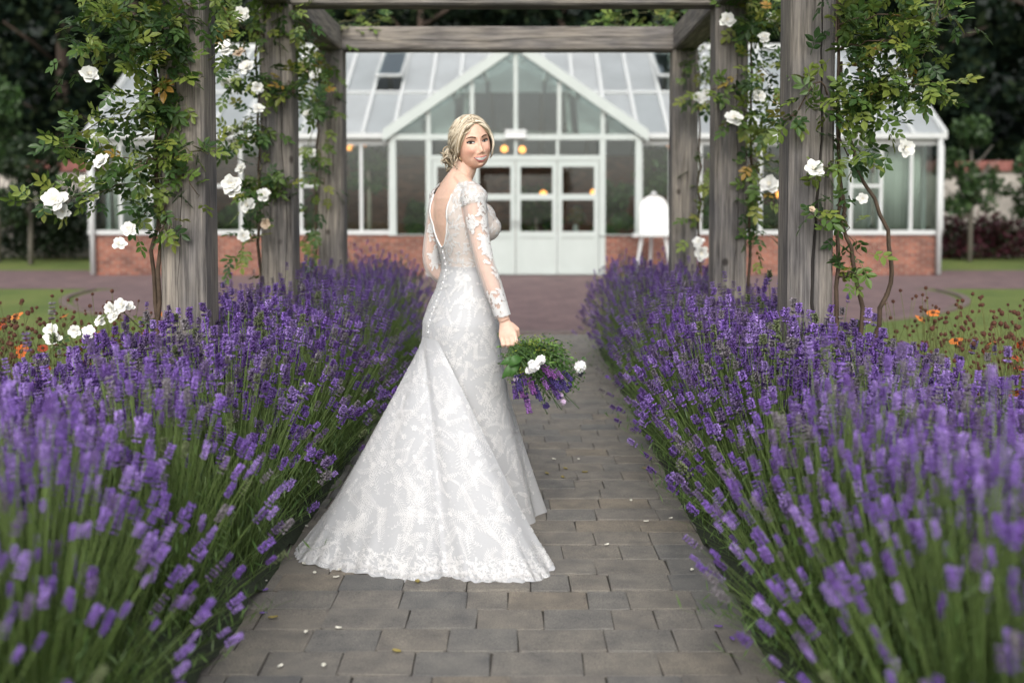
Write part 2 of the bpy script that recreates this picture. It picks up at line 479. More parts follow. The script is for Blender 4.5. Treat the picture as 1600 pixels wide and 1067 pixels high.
for i, (x, y) in enumerate(spots):
    cm, tm = wood[i % 3]
    kind = ['dark broadleaf', 'dark pointed conifer', 'dark bushy'][i % 3]
    ord_ = ['first', 'second', 'third', 'fourth', 'fifth', 'sixth', 'seventh', 'eighth', 'ninth', 'tenth', 'eleventh', 'twelfth', 'thirteenth'][i]
    r_ = empty('woodland_tree', (x, y, 0), f'{kind} tree at the wood edge behind the garden wall, {ord_} from the left', 'tree', 'trees at the edge of the wood')
    r_.rotation_euler.z = i*1.3; sc_ = random.uniform(.95, 1.2); r_.scale = (sc_, sc_, sc_)
    for nm, mm in (('crown', cm), ('trunk', tm)):
        o = bpy.data.objects.new(nm, mm); COL.objects.link(o); o.parent = r_

# garden wall with tiled coping
WY = 29.0
wall_m = simple('limewashed garden wall', (.50, .46, .41), .9, .2, 1.2, .2)
cop_m = simple('red clay coping', (.20, .075, .06), .85, .3, 4)
for sx_, nm, lbl in ((-1, 'left', 'pale garden wall with red coping behind the shrubs left of the greenhouse'), (1, 'right', 'cream garden wall with red coping behind the young trees right of the greenhouse')):
    x0, x1 = (-34, -9.6) if sx_ < 0 else (9.6, 34)
    r_ = empty('garden_wall', ((x0+x1)/2, WY, 0), lbl, 'wall', 'garden walls')
    MB().box(x0, x1, WY, WY+.35, 0, 2.42).build('masonry', wall_m, r_)
    x = x0-.02
    while x < x1:
        MB().prism([(x, WY-.1, 2.425), (x, WY+.45, 2.425), (x, WY+.30, 2.72), (x, WY+.05, 2.72)], (min(.58, x1-x), 0, 0)).build('coping_stone', cop_m, r_); x += .6

def young_tree(x, y, H, rad, lbl, cols, stem=.4, n=2600, ls=.16):
    rr = random.Random(int(x*100)); cl = []
    for i in range(26):
        z = rr.uniform(stem, 1)*H; f = (z/H-stem)/(1-stem); r = rad*math.sqrt(max(.06, math.sin(PI*min(1, f*.8+.2))))
        a = rr.uniform(0, 2*PI); q = r*math.sqrt(rr.random())*.9
        cl.append((x+q*math.cos(a), y+q*math.sin(a), z, rad*.33))
    r_ = empty('young_tree', (x, y, 0), lbl, 'tree', 'young trees in the garden')
    V, F, c = leaf_cloud(n, clump_shape(cl), ls, cols)
    link('crown', mesh_np('crown', V, F, c), r_, M['leaf_attr'])
    t_ = MB().tube([(x, y, 0), (x+.02, y, H*.4), (x, y, H*.85)], [.07, .055, .02], 7)
    for i in range(7):
        a = rr.uniform(0, 2*PI); z = H*rr.uniform(stem, .75)
        t_.tube([(x, y, z), (x+math.cos(a)*rad*.4, y+math.sin(a)*rad*.4, z+.25*rad), (x+math.cos(a)*rad*.75, y+math.sin(a)*rad*.75, z+.6*rad)], [.03, .02, .008], 5)
    t_.build('trunk', simple('pale young bark', (.16, .145, .125), .9), r_, True)
GREENS = [(.03, .062, .022), (.042, .085, .028), (.06, .11, .034)]
young_tree(11.6, 26.5, 3.6, .95, 'young green tree with bare trunk nearest the greenhouse right corner', GREENS, .38)
young_tree(12.75, 25.2, 3.0, .8, 'smaller young tree with pale trunk at the right edge, right of its taller neighbour', GREENS, .42)
young_tree(14.3, 27.0, 3.4, 1.0, 'young green tree cut by the right edge of the picture', GREENS, .4)
young_tree(-13.3, 26.0, 4.6, 1.05, 'bright green slender tree at the left edge above the garden wall', [(.05, .10, .03), (.07, .14, .04), (.04, .08, .03)], .2, 3200)
young_tree(-12.0, 25.0, 3.0, .95, 'dark leafy small tree with pale trunk left of the greenhouse', [(.02, .04, .018), (.03, .052, .02)], .38)
def shrub(x, y, rx, h, lbl, cols, n=3600, ls=.16):
    cl = [(x+random.uniform(-1, 1)*rx*.7, y+random.uniform(-.4, .4), random.uniform(.15, .75)*h, h*.33) for i in range(18)]
    r_ = empty('shrub', (x, y, 0), lbl, 'shrub', 'shrubs below the garden wall')
    V, F, c = leaf_cloud(n, clump_shape(cl), ls, cols); V[:, 2] = np.maximum(V[:, 2], .02)
    link('foliage', mesh_np('foliage', V, F, c), r_, M['leaf_attr'])
    s_ = MB()
    for i in range(5): s_.tube([(x+(i-2)*rx*.1, y, 0), (x+(i-2)*rx*.25, y, h*.6)], [.02, .008], 5)
    s_.build('stems', M['bark'], r_)
shrub(-10.4, 27.6, 1.3, 2.1, 'grey green shrub in the border beside the greenhouse left corner', [(.04, .06, .045), (.05, .07, .05)])
shrub(-12.6, 27.8, 1.6, 2.5, 'dark evergreen shrub below the left garden wall', [(.016, .03, .014), (.022, .04, .018)])
shrub(-15.2, 27.5, 1.6, 2.4, 'dark shrub at the far left edge below the wall', [(.016, .03, .014), (.022, .04, .018)])
shrub(10.2, 27.8, .9, 1.2, 'dull purple shrub in the gap between greenhouse and young trees', [(.07, .025, .03), (.05, .03, .025)])
shrub(12.6, 28.0, 1.5, 1.5, 'dark red leaved shrub below the cream wall on the right', [(.10, .022, .035), (.04, .05, .025), (.07, .02, .03)])
shrub(15.2, 28.0, 1.3, 1.3, 'green shrub below the cream wall at the right edge', GREENS)

# ================================================================== GREENHOUSE
GX, GY = -.12, 21.0          # centre, front plane of the long wings
HW, EV, RY, RZ = 8.72, 2.80, GY+3.4, 5.05
gh = empty('greenhouse', (GX, GY, 0), 'long white framed greenhouse on red brick base with a glazed gable entrance', 'greenhouse')
WP, GP, GL = M['white_paint'], M['grey_paint'], M['glass']
def bar(x0, x1, y0, y1, z0, z1, name='frame', mat=None, parent=gh): return MB().box(x0, x1, y0, y1, z0, z1).build(name, mat or WP, parent)
def pane(x0, x1, z0, z1, y, name='pane', mat=None): return MB().box(x0, x1, y, y+.008, z0, z1).build(name, mat or GL, gh)
PW = 2.55                    # half width of the entrance bay
PY = GY-.25
for s in (-1, 1):
    xa, xb = sorted((GX+s*HW, GX+s*PW))
    bar(xa, xb, GY, GY+.22, 0, .83, 'brick_plinth', M['red_brick'])
    bar(xa-.04, xb, GY-.05, GY+.24, .833, .92, 'sill', WP)
    bar(xa, xb, GY+.02, GY+.14, EV-.14, EV-.002, 'eaves_beam', WP)
    bar(xa-.1, xb, GY-.16, GY-.02, EV-.01, EV+.09, 'gutter', WP)
    nb = 10; w_ = (xb-xa)/nb
    for i in range(nb+1):
        x = xa+i*w_; h = .05 if i in (0, nb) else .03
        bar(x-h, x+h, GY+.015, GY+.125, .921, EV-.141, 'mullion', WP)
    for i in range(nb):
        a, b_ = xa+i*w_+.031, xa+(i+1)*w_-.031
        if i % 3 == 1:
            bar(a, b_, GY+.03, GY+.11, 1.80, 1.86, 'transom', WP)
            pane(a, b_, .922, 1.799, GY+.06); pane(a, b_, 1.861, EV-.142, GY+.06)
        else: pane(a, b_, .922, EV-.142, GY+.06)
    xc_ = GX+s*HW
    # end wall of the wing
    bar(min(xc_, xc_-s*.22), max(xc_, xc_-s*.22), GY+.221, RY+3.4, 0, .83, 'brick_plinth', M['red_brick'])
    bar(min(xc_, xc_-s*.1), max(xc_, xc_-s*.1), GY+.241, RY+3.4, .833, .92, 'sill', WP)
    for i in range(1, 9):
        y = GY+i*6.8/8; zt = EV+(RZ-EV)*(1-abs(y-RY)/3.4)
        bar(min(xc_-s*.02, xc_-s*.09), max(xc_-s*.02, xc_-s*.09), y-.03, y+.03, .921, zt-.02, 'mullion', WP)
    MB().prism([(xc_-s*.05, GY+.13, .922), (xc_-s*.05, RY+3.3, .922), (xc_-s*.05, RY+3.3, EV), (xc_-s*.05, RY, RZ-.03), (xc_-s*.05, GY+.13, EV)], (s*.008, 0, 0)).build('pane', GL, gh)
    for yy in (0, 1):       # barge boards of the end gable
        p0 = Vector((xc_, GY-.1 if yy == 0 else RY+3.5, EV-.02)); p1 = Vector((xc_, RY, RZ+.05))
        d = Vector((0, 0, .16)); MB().prism([p0, p1, p1+d, p0+d], (s*.06, 0, 0)).build('bargeboard', WP, gh)
    MB().tube([(xc_-s*.08, GY-.1, .02), (xc_-s*.08, GY-.1, EV-.02)], .055, 8).build('downpipe', WP, gh, True)
# main roof, front slope: glazing bars, purlin, separate panes
sl_ = (RZ-EV)/(RY-GY)
def rp(x, f, off=0): return Vector((x, GY-.08+(RY-GY+.08)*f, EV+.06+(RZ-EV)*f+off))
nb = 28; w_ = 2*HW/nb
def valley(f):              # half width of the entrance roof where it meets the main slope at height fraction f
    z = EV+.06+(RZ-EV)*f; return max(0, PW+.08-(z-EV)*(PW+.1)/1.72)
for i in range(nb+1):
    x = GX-HW+i*w_
    f0 = 0 
    if abs(x-GX) < PW+.05: f0 = min(.75, (1.72*(1-abs(x-GX)/(PW+.1)))/(RZ-EV))
    a, b_ = rp(x-.035, f0), rp(x+.035, f0); c_, d_ = rp(x+.035, 1), rp(x-.035, 1)
    MB().prism([a, b_, c_, d_], (0, -.03, .05)).build('glazing_bar', WP, gh)
open_vents = (9, 19)
for i in range(nb):
    for (f0, f1) in ((.0, .44), (.46, .985)):
        xa, xb = GX-HW+i*w_+.036, GX-HW+(i+1)*w_-.036
        if abs((xa+xb)/2-GX) < valley((f0+f1)/2)*.75: continue
        if i in open_vents and f0 > .3:
            ym = .50
            a, b_, c_, d_ = rp(xa, ym, .30), rp(xb, ym, .30), rp(xb, .975, .06), rp(xa, .975, .06)
            v_ = MB().prism([a, b_, c_, d_], (0, -.004, .01)).build('roof_vent', GL, gh)
            fr = MB()
            for p, q in ((a, b_), (b_, c_), (c_, d_), (d_, a)): fr.tube([p, q], .035, 4)
            fr.build('vent_frame', WP, v_)
        else:
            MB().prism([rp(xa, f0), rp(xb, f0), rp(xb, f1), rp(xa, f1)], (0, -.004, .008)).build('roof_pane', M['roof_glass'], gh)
for s in (-1, 1):
    x0, x1 = sorted((GX+s*HW, GX+s*(valley(.45)+.1)))
    MB().prism([rp(x0, .441, .012), rp(x1, .441, .012), rp(x1, .459, .012), rp(x0, .459, .012)], (0, -.02, .035)).build('purlin', WP, gh)
MB().prism([rp(GX-HW, 0.0), rp(GX+HW, 0.0), rp(GX+HW, 1), rp(GX-HW, 1)], (0, .002, -.01)) # measured only
MB().box(GX-HW-.06, GX+HW+.06, RY-.09, RY+.09, RZ+.06, RZ+.19).build('ridge_cap', WP, gh)
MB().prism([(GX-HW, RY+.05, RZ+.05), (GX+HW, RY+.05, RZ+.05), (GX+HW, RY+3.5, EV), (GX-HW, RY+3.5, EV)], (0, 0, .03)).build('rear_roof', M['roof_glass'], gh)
MB().tube([(GX, RY, RZ+.19), (GX, RY, RZ+.3), (GX, RY, RZ+.36), (GX, RY, RZ+.55)], [.05, .03, .06, .008], 8).build('finial', WP, gh, True)
for i in range(1, 28, 2):      # rafters of the rear slope, seen from inside through the front glass
    x = GX-HW+i*w_; MB().tube([(x, RY+.08, RZ+.0), (x, RY+3.4, EV-.06)], .045, 4).build('rear_rafter', WP, gh)
for x in (-6.3, -3.6, -1.2, 1.0, 3.5, 6.1):   # roof trusses
    t_ = MB().tube([(x, GY+.3, EV+.12), (x, RY, RZ-.05)], .05, 4).tube([(x, RY, RZ-.05), (x, RY+3.2, EV+.1)], .05, 4).tube([(x, GY+.9, EV+.42), (x, RY+2.6, EV+.42)], .04, 4).tube([(x, RY, EV+.42), (x, RY, RZ-.05)], .03, 4)
    t_.build('truss', GP, gh)
bar(GX-HW+.1, GX+HW-.1, RY-.06, RY+.06, EV+.30, EV+.40, 'long_tie', GP)
# rear wall and floor
bar(GX-HW, GX+HW, RY+3.2, RY+3.42, .0, EV, 'rear_wall', M['red_brick'])
bar(GX-HW+.25, GX+HW-.25, GY+.25, RY+3.19, .002, .012, 'tiled_floor', simple('tiled floor', (.14, .10, .085), .5, .2, 3))
# entrance bay
AP = 4.52
def gz(dx): return EV+(AP-EV)*(1-abs(dx)/(PW+.08))
for s in (-1, 1):
    x = GX+s*PW
    bar(min(x, x-s*.13), max(x, x-s*.13), PY, PY+.13, .0 if False else .84, EV, 'corner_post', GP)
    bar(min(x, x-s*.11), max(x, x-s*.11), PY+.131, GY-.002, .84, EV, 'corner_post', GP)
    xa, xb = sorted((GX+s*PW, GX+s*1.72))
    bar(xa, xb, PY+.01, GY+.2, 0, .82, 'brick_plinth', M['red_brick'])
    bar(xa-.03, xb+.0, PY-.04, PY+.16, .822, .839, 'sill', GP)
    xi, xo = sorted((GX+s*1.79, GX+s*(PW-.13)))
    pane(xi, xo, .842, EV-.05, PY+.06)
    # gable rafter and fascia
    p0, p1 = Vector((GX+s*(PW+.12), PY-.10, EV-.09)), Vector((GX, PY-.10, AP+.02))
    up_ = Vector((0, 0, .24)); MB().prism([p0, p1, p1+up_, p0+up_], (0, .14, 0)).build('gable_rafter', GP, gh)
    # glazed roof of the entrance bay
    q0, q1 = Vector((GX+s*(PW+.08), PY+.05, EV-.02)), Vector((GX, PY+.05, AP+.14))
    q2, q3 = Vector((GX, RY-.75, AP+.14)), Vector((GX+s*(PW+.08), GY+.3, EV-.02))
    MB().prism([q0, q1, q2, q3], (0, 0, .012)).build('roof_pane', M['glass'], gh)
    for k in range(1, 4):
        f = k/4; a = q0.lerp(q1, f); b_ = q3.lerp(q2, f); MB().tube([a, b_], .03, 4).build('glazing_bar', WP, gh)
bar(GX-PW, GX+PW, PY-.01, PY+.14, EV-.05, EV+.06, 'tie_beam', GP)
for dx in (-1.76, -.88, 0, .88, 1.76):
    bar(GX+dx-.04, GX+dx+.04, PY+.01, PY+.11, EV+.061, gz(dx)-.02, 'gable_mullion', GP)
xs = [-PW+.02, -1.76, -.88, 0, .88, 1.76, PW-.02]
for a, b_ in zip(xs[:-1], xs[1:]):
    a2, b2 = a+.04, b_-.04
    MB().prism([(GX+a2, PY+.06, EV+.062), (GX+b2, PY+.06, EV+.062), (GX+b2, PY+.06, max(EV+.07, gz(b2))), (GX+a2, PY+.06, max(EV+.07, gz(a2)))], (0, .008, 0)).build('pane', GL, gh)
for dx in (-1.755, 1.755): bar(GX+dx-.06, GX+dx+.06, PY+.0, PY+.13, .0, EV-.051, 'door_post', GP)
bar(GX-1.694, GX+1.694, PY+.005, PY+.12, 2.34, 2.44, 'door_head', GP)
for k in range(4):
    a = GX-1.69+k*.845; b_ = a+.843
    pane(a+.03, b_-.03, 2.443, EV-.053, PY+.06)
    if k: bar(a-.03, a+.03, PY+.01, PY+.11, 2.441, EV-.052, 'fanlight_bar', GP)
    d_ = MB()
    for (x0, x1, z0, z1) in ((a+.006, a+.10, .03, 2.335), (b_-.10, b_-.006, .03, 2.335), (a+.1, b_-.1, 2.21, 2.335), (a+.1, b_-.1, 1.54, 1.66), (a+.1, b_-.1, .03, .12), (a+.1, b_-.1, .78, .90)):
        d_.box(x0, x1, PY+.02, PY+.08, z0, z1)
    dr = d_.build('door', GP, gh)
    MB().box(a+.1, b_-.1, PY+.04, PY+.06, .121, .779).build('door_panel', GP, dr)
    for z0, z1 in ((.901, 1.539), (1.661, 2.209)): MB().box(a+.1, b_-.1, PY+.045, PY+.053, z0, z1).build('pane', GL, dr)
    if k in (1, 2):
        hx = b_-.05 if k == 1 else a+.05
        MB().tube([(hx, PY+.02, 1.0), (hx, PY-.04, 1.0), (hx, PY-.04, 1.14), (hx, PY+.02, 1.14)], .012, 6).build('handle', simple('brushed steel', (.5, .5, .5), .3, .05, 5, 0, 1), dr)
# lamp box above the doors
wl = empty('wall_lamp', (GX, PY-.05, 2.83), 'white rectangular lamp box above the greenhouse doors', 'lamp')
MB().box(GX-.22, GX+.22, PY-.10, PY-.012, 2.86, 2.95).build('housing', WP, wl, bevel=.01)
MB().box(GX-.21, GX+.21, PY-.095, PY-.02, 2.78, 2.858).build('diffuser', simple('opal diffuser', (.8, .82, .82), .3, .02), wl, bevel=.01)

# inside: bulbs, plants, tables, curtains
for px_, py_, lbl in ((548, 232, 'warm globe bulb hanging at the far left of the left greenhouse wing'), (566, 230, 'second warm globe bulb beside the far left one'), (788, 233, 'warm globe bulb left of centre above the doors'), (816, 234, 'warm globe bulb right of centre above the doors'),
                      (849, 303, 'low hanging warm bulb in the glass of the middle door'), (928, 301, 'low hanging bulb at the right edge of the doors'), (1049, 229, 'warm bulb in the right wing above the easel'), (1218, 304, 'low warm bulb in the right wing beside the front right post')):
    p = at(px_, py_, GY+1.3)
    r_ = empty('pendant_bulb', p, lbl, 'lamp', 'warm bulbs hanging inside the greenhouse')
    MB().ball(p, .075, 12, 8).build('bulb', M['bulb'], r_, True)
    MB().tube([p+Vector((0, 0, .07)), p+Vector((0, 0, .16))], .03, 8).build('socket', M['bark'], r_)
    MB().tube([p+Vector((0, 0, .16)), Vector((p.x, p.y, 3.3))], .006, 4).build('cord', M['bark'], r_)
def indoor_tree(x, y, lbl, h=2.75, rad=.62, z0=1.55):
    r_ = empty('potted_tree', (x, y, .012), lbl, 'plant', 'potted trees inside the greenhouse')
    cl = [(x+random.uniform(-1, 1)*rad*.6, y+random.uniform(-1, 1)*rad*.4, random.uniform(z0+.2, h-.2), rad*.42) for i in range(16)]
    V, F, c = leaf_cloud(1500, clump_shape(cl), .14, [(.04, .09, .03), (.06, .13, .035), (.09, .16, .04)])
    link('crown', mesh_np('crown', V, F, c), r_, M['leaf_attr'])
    MB().tube([(x, y, .3), (x+.02, y, z0), (x, y, h-.4)], [.05, .04, .02], 7).build('trunk', simple('pale stem', (.35, .3, .25), .8), r_, True)
    MB().tube([(x, y, .013), (x, y, .06), (x, y, .42), (x, y, .45)], [.2, .21, .28, .29], 14).build('pot', simple('clay pot', (.3, .13, .08), .8), r_)
indoor_tree(-3.25, GY+.75, 'leafy tree in a clay pot behind the glass left of the entrance')
indoor_tree(2.95, GY+.75, 'leafy tree in a clay pot behind the glass beside the white easel')
indoor_tree(-5.6, GY+3.4, 'potted tree deep inside the left wing', 2.6)
indoor_tree(6.0, GY+3.0, 'potted tree deep inside the right wing', 2.6)
indoor_tree(.35, GY+4.6, 'yellow green plant at the rear wall seen through the middle doors', 2.0, .7, .7)
for q_, (x_, h_, l_) in enumerate(((-7.6, 1.9, 'bushy potted plant added for reflected foliage at the far left greenhouse windows'), (-6.3, 1.6, 'low potted plant added for reflected foliage, third along the left greenhouse windows'), (-4.3, 2.0, 'potted plant added for reflected foliage in the middle of the left greenhouse windows'), (4.1, 1.9, 'potted plant added for reflected foliage in the middle of the right greenhouse windows'), (5.1, 1.5, 'low potted plant added for reflected foliage right of the middle right greenhouse windows'), (-2.1, 1.7, 'potted plant added for reflected foliage behind the narrow pane left of the doors'), (1.95, 2.1, 'potted plant added for reflected yellow flowers behind the narrow pane right of the doors'))): indoor_tree(x_, GY+1.0+.3*(q_ % 3), l_, h_, .5, .55)  # plants added behind the panes in place of reflections of trees and flowers
tc = simple('lilac white tablecloth', (.55, .5, .6), .8, .08, 4)  # lilac tone stands in for a lavender reflection in the door glass
for i, (x, y, lbl) in enumerate(((1.25, GY+2.6, 'added round table, its lilac cloth in place of a reflection in the right door pane'), (-1.7, GY+3.0, 'round table with pale cloth left of the doors inside the greenhouse'), (4.9, GY+2.7, 'round table with pale cloth inside the right wing'), (-4.6, GY+2.4, 'round table with pale cloth inside the left wing'))):
    r_ = empty('dining_table', (x, y, .012), lbl, 'table', 'dining tables inside the greenhouse')
    rg = [[(x+rr_*(1+.04*math.sin(9*a))*math.cos(a), y+rr_*(1+.04*math.sin(9*a))*math.sin(a), z) for a in np.linspace(0, 2*PI, 37)[:-1]] for rr_, z in ((.62, .03), (.6, .5), (.58, .76), (.56, .775))]
    MB().rings(rg).build('tablecloth', tc, r_, True)
    v_ = MB().tube([(x, y, .776), (x, y, .9), (x, y, 1.0)], [.05, .07, .05], 10).build('vase', WP, r_)
    cl = [(x+random.uniform(-.12, .12), y+random.uniform(-.12, .12), random.uniform(1.05, 1.35), .12) for _ in range(7)]
    V, F, c = leaf_cloud(300, clump_shape(cl), .08, [(.35, .22, .03), (.05, .1, .03), (.1, .16, .04), (.4, .36, .3)])
    link('flower_arrangement', mesh_np('flowers', V, F, c), r_, M['leaf_attr'])
cm_ = simple('pale grey curtain', (.42, .44, .42), .9, .06, 3)
for x0, x1, lbl in ((5.55, 6.25, 'grey curtain at the fourth window from the right end'), (6.45, 7.2, 'grey drawn curtain at the second window from the right end'), (7.35, 8.3, 'grey drawn curtain in the right end corner of the greenhouse'), (-8.5, -7.6, 'grey drawn curtain in the left end corner of the greenhouse'), (-7.3, -6.6, 'grey curtain at the second window from the left end')):
    n = 60; pf = [(x0+(x1-x0)*i/n, GY+.38+.035*math.sin(i*1.1)+.01*math.sin(i*2.7)) for i in range(n+1)]
    m_ = MB()
    for z in (.93, 2.72): m_.v += [(x, y, z) for x, y in pf]
    m_.f = [(i, i+1, n+2+i, n+1+i) for i in range(n)]
    o = m_.build('curtain', cm_, None, True, fix=False); so = o.modifiers.new('t', 'SOLIDIFY'); so.thickness = .004
    tag(o, lbl, 'curtain', 'curtains in the greenhouse wings')

# easel with arched board
ex, ey = 2.56, 19.9
ea = empty('easel', (ex, ey, 0), 'white wooden easel holding an arched white board right of the doors', 'easel')
for lx, ty in ((-.36, 0), (.36, 0)):
    MB().tube([(ex+lx, ey-.12, 0), (ex+lx*.35, ey+.03, 1.45)], .035, 6).build('leg', WP, ea)
MB().tube([(ex, ey+.55, 0), (ex, ey+.09, 1.45)], .03, 6).build('leg', WP, ea)
MB().box(ex-.42, ex+.42, ey-.16, ey-.02, .82, .88).build('ledge', WP, ea)
bp = [(ex-.27, ey-.13, .882), (ex+.27, ey-.13, .882), (ex+.27, ey-.06, 1.38)] + [(ex+.27*math.cos(a), ey-.06+.0, 1.38+.24*math.sin(a)) for a in np.linspace(.25, PI-.25, 9)] + [(ex-.27, ey-.06, 1.38)]
MB().prism(bp, (0, .03, 0)).build('board', simple('white board', (.78, .79, .78), .5, .03), ea)
MB().tube([(ex, ey-.045, 1.615), (ex, ey-.045, 1.66), (ex, ey-.045, 1.70)], [.05, .06, .012], 10).build('knob', WP, ea, True)

# ================================================================== PERGOLA
per = empty('pergola', (PCX, 6.4, 0), 'weathered grey timber pergola of square posts and beams over the path', 'pergola')
def grain(me, axis, off):
    n = len(me.vertices); co = np.empty(n*3, np.float32); me.vertices.foreach_get('co', co); co = co.reshape(-1, 3)
    order = {'z': (0, 1, 2), 'x': (1, 2, 0), 'y': (0, 2, 1)}[axis]
    g = co[:, order]+np.array(off, np.float32)
    a = me.attributes.new('grain', 'FLOAT_VECTOR', 'POINT'); a.data.foreach_set('vector', g.astype(np.float32).ravel())
def timber(name, p0, p1, w_, h_, seed, crack=None, nseg=28, parent=per):
    """sawn timber from p0 to p1 with softened arrises, slight waviness and one drying crack cut as a real groove"""
    p0, p1 = Vector(p0), Vector(p1); ax = (p1-p0); L = ax.length; t = ax/L
    axis = 'xyz'[max(range(3), key=lambda i: abs(t[i]))]
    if axis == 'z': u, v = Vector((1, 0, 0)), Vector((0, 1, 0))
    elif axis == 'x': u, v = Vector((0, 0, 1)), Vector((0, -1, 0)); u, v = Vector((0, 0, 1)), Vector((0, 1, 0))
    else: u, v = Vector((1, 0, 0)), Vector((0, 0, 1))
    rr = random.Random(seed); rings = []; cx = (crack if crack is not None else rr.uniform(-.2, .2))*w_
    ph = rr.uniform(0, 6)
    for i in range(nseg+1):
        f = i/nseg; c = p0+ax*f
        a, b = w_/2*(1+.008*math.sin(f*9+ph)), h_/2*(1+.008*math.sin(f*7+ph*2)); e_ = .012
        k = cx+.018*math.sin(f*5+ph)+.006*math.sin(f*17+ph)+.004*rr.uniform(-1, 1)
        op = (.0085 if crack is not None else .003)*(.35+.65*abs(math.sin(f*3.1+ph)))
        dp = .05 if crack is not None else .012
        sec = [(-a+e_, -b), (k-op, -b), (k, -b+dp), (k+op, -b), (a-e_, -b), (a, -b+e_), (a, 0), (a, b-e_), (a-e_, b), (0, b), (-a+e_, b), (-a, b-e_), (-a, 0), (-a, -b+e_)]
        rings.append([c+u*x+v*y for x, y in sec])
    me = MB().rings(rings).mesh(name); grain(me, axis, (seed*1.37, seed*.71, seed*2.3))
    return link(name, me, parent, M['wood'])
PX = {'l': PCX-1.41, 'r': PCX+1.39}; PYS = (4.66, 6.42, 8.2)
sd_ = 1
for s in 'lr':
    for k, y in enumerate(PYS):
        timber('post', (PX[s], y, 0), (PX[s], y, 2.595), .2, .2, sd_, crack=.12 if (s == 'r' and k == 0) else None); sd_ += 1
    timber('side_beam', (PX[s], 2.2, 2.69), (PX[s], 8.35, 2.69), .19, .185, sd_); sd_ += 1
for y in PYS:
    timber('cross_beam', (PX['l']+.0955, y, 2.688), (PX['r']-.0955, y, 2.688), .185, .16, sd_); sd_ += 1
# ================================================================== LAVENDER HEDGES
def bud_template(nwh, nb, hi):
    """flower head along +Z, built of whorls of small buds; returns V, F(tri), shade per vertex"""
    V, F, S = [], [], []
    zs = [.0, .013] if hi else [.004]
    zs = zs+list(np.linspace(.021, .045, nwh-len(zs)))
    for j, z in enumerate(zs):
        rw = .0085*(1-.45*max(0, (z-.03)/.02)) if z > .01 else .006
        for k in range(nb):
            a = 2*PI*(k+.5*(j % 2))/nb+random.uniform(-.25, .25)
            o = Vector((math.cos(a), math.sin(a), 0)); up = Vector((0, 0, 1)); d = (o*.75+up*random.uniform(.35, .8)).normalized()
            c = o*rw*.35+up*z; L = random.uniform(.009, .013)*(1 if hi else 1.25); wd = .0034 if hi else .005
            s = d.cross(up).normalized(); q = s.cross(d)
            n = len(V); b = 1.0 if random.random() < .7 else random.uniform(1.35, 1.9)
            if hi:
                m = c+d*L*.6; V += [c, m+s*wd, m+q*wd, m-s*wd, m-q*wd, c+d*L]
                F += [(n, n+1, n+2), (n, n+2, n+3), (n, n+3, n+4), (n, n+4, n+1), (n+5, n+2, n+1), (n+5, n+3, n+2), (n+5, n+4, n+3), (n+5, n+1, n+4)]
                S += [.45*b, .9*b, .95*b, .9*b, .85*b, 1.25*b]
            else:
                m = c+d*L*.65; V += [c, m+s*wd, m-s*wd*.6+q*wd, c+d*L]
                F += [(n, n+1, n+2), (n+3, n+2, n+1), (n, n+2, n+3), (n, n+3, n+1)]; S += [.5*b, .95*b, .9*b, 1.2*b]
    return np.array([tuple(v) for v in V]), np.array(F), np.array(S)
HEADS = {'near': [bud_template(k, 6, True) for k in (5, 6, 8, 6)], 'mid': [bud_template(6, 6, False) for _ in range(3)], 'far': [bud_template(4, 5, False) for _ in range(2)]}
PURPLE = np.array([(.185, .098, .385), (.145, .073, .29), (.24, .14, .455), (.155, .108, .225), (.30, .20, .51)])
def head_color(n):
    c = PURPLE[RNG.integers(0, 5, n)]*RNG.uniform(.75, 1.2, (n, 1)); f = RNG.random(n)
    c[f < .12] = np.array((.20, .18, .20)); c[f > .95] = np.array((.14, .17, .08)); return c

def curve_pts(B, C, T, k):
    t = np.linspace(0, 1, k)[None, :, None]
    return B[:, None]*(1-t)**2+2*C[:, None]*t*(1-t)+T[:, None]*t*t
def strips(P, wd, col0, col1):
    """N polylines (N,k,3) as 3-sided tapering tubes"""
    Nn, k, _ = P.shape
    off = np.array([(1, 0, 0), (-.5, .87, 0), (-.5, -.87, 0)])
    w_ = wd[:, None]*np.linspace(1, .6, k)[None, :]
    V = P[:, :, None, :]+off[None, None]*w_[:, :, None, None]
    idx = np.arange(Nn*k*3).reshape(Nn, k, 3)
    a = idx[:, :-1, :]; b = idx[:, 1:, :]; a2 = np.roll(a, -1, 2); b2 = np.roll(b, -1, 2)
    F = np.stack([a, a2, b2, b], -1).reshape(-1, 4)
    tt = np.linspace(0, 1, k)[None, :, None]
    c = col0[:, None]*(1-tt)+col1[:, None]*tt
    return V.reshape(-1, 3), F, np.repeat(c.reshape(-1, 3), 3, axis=0)

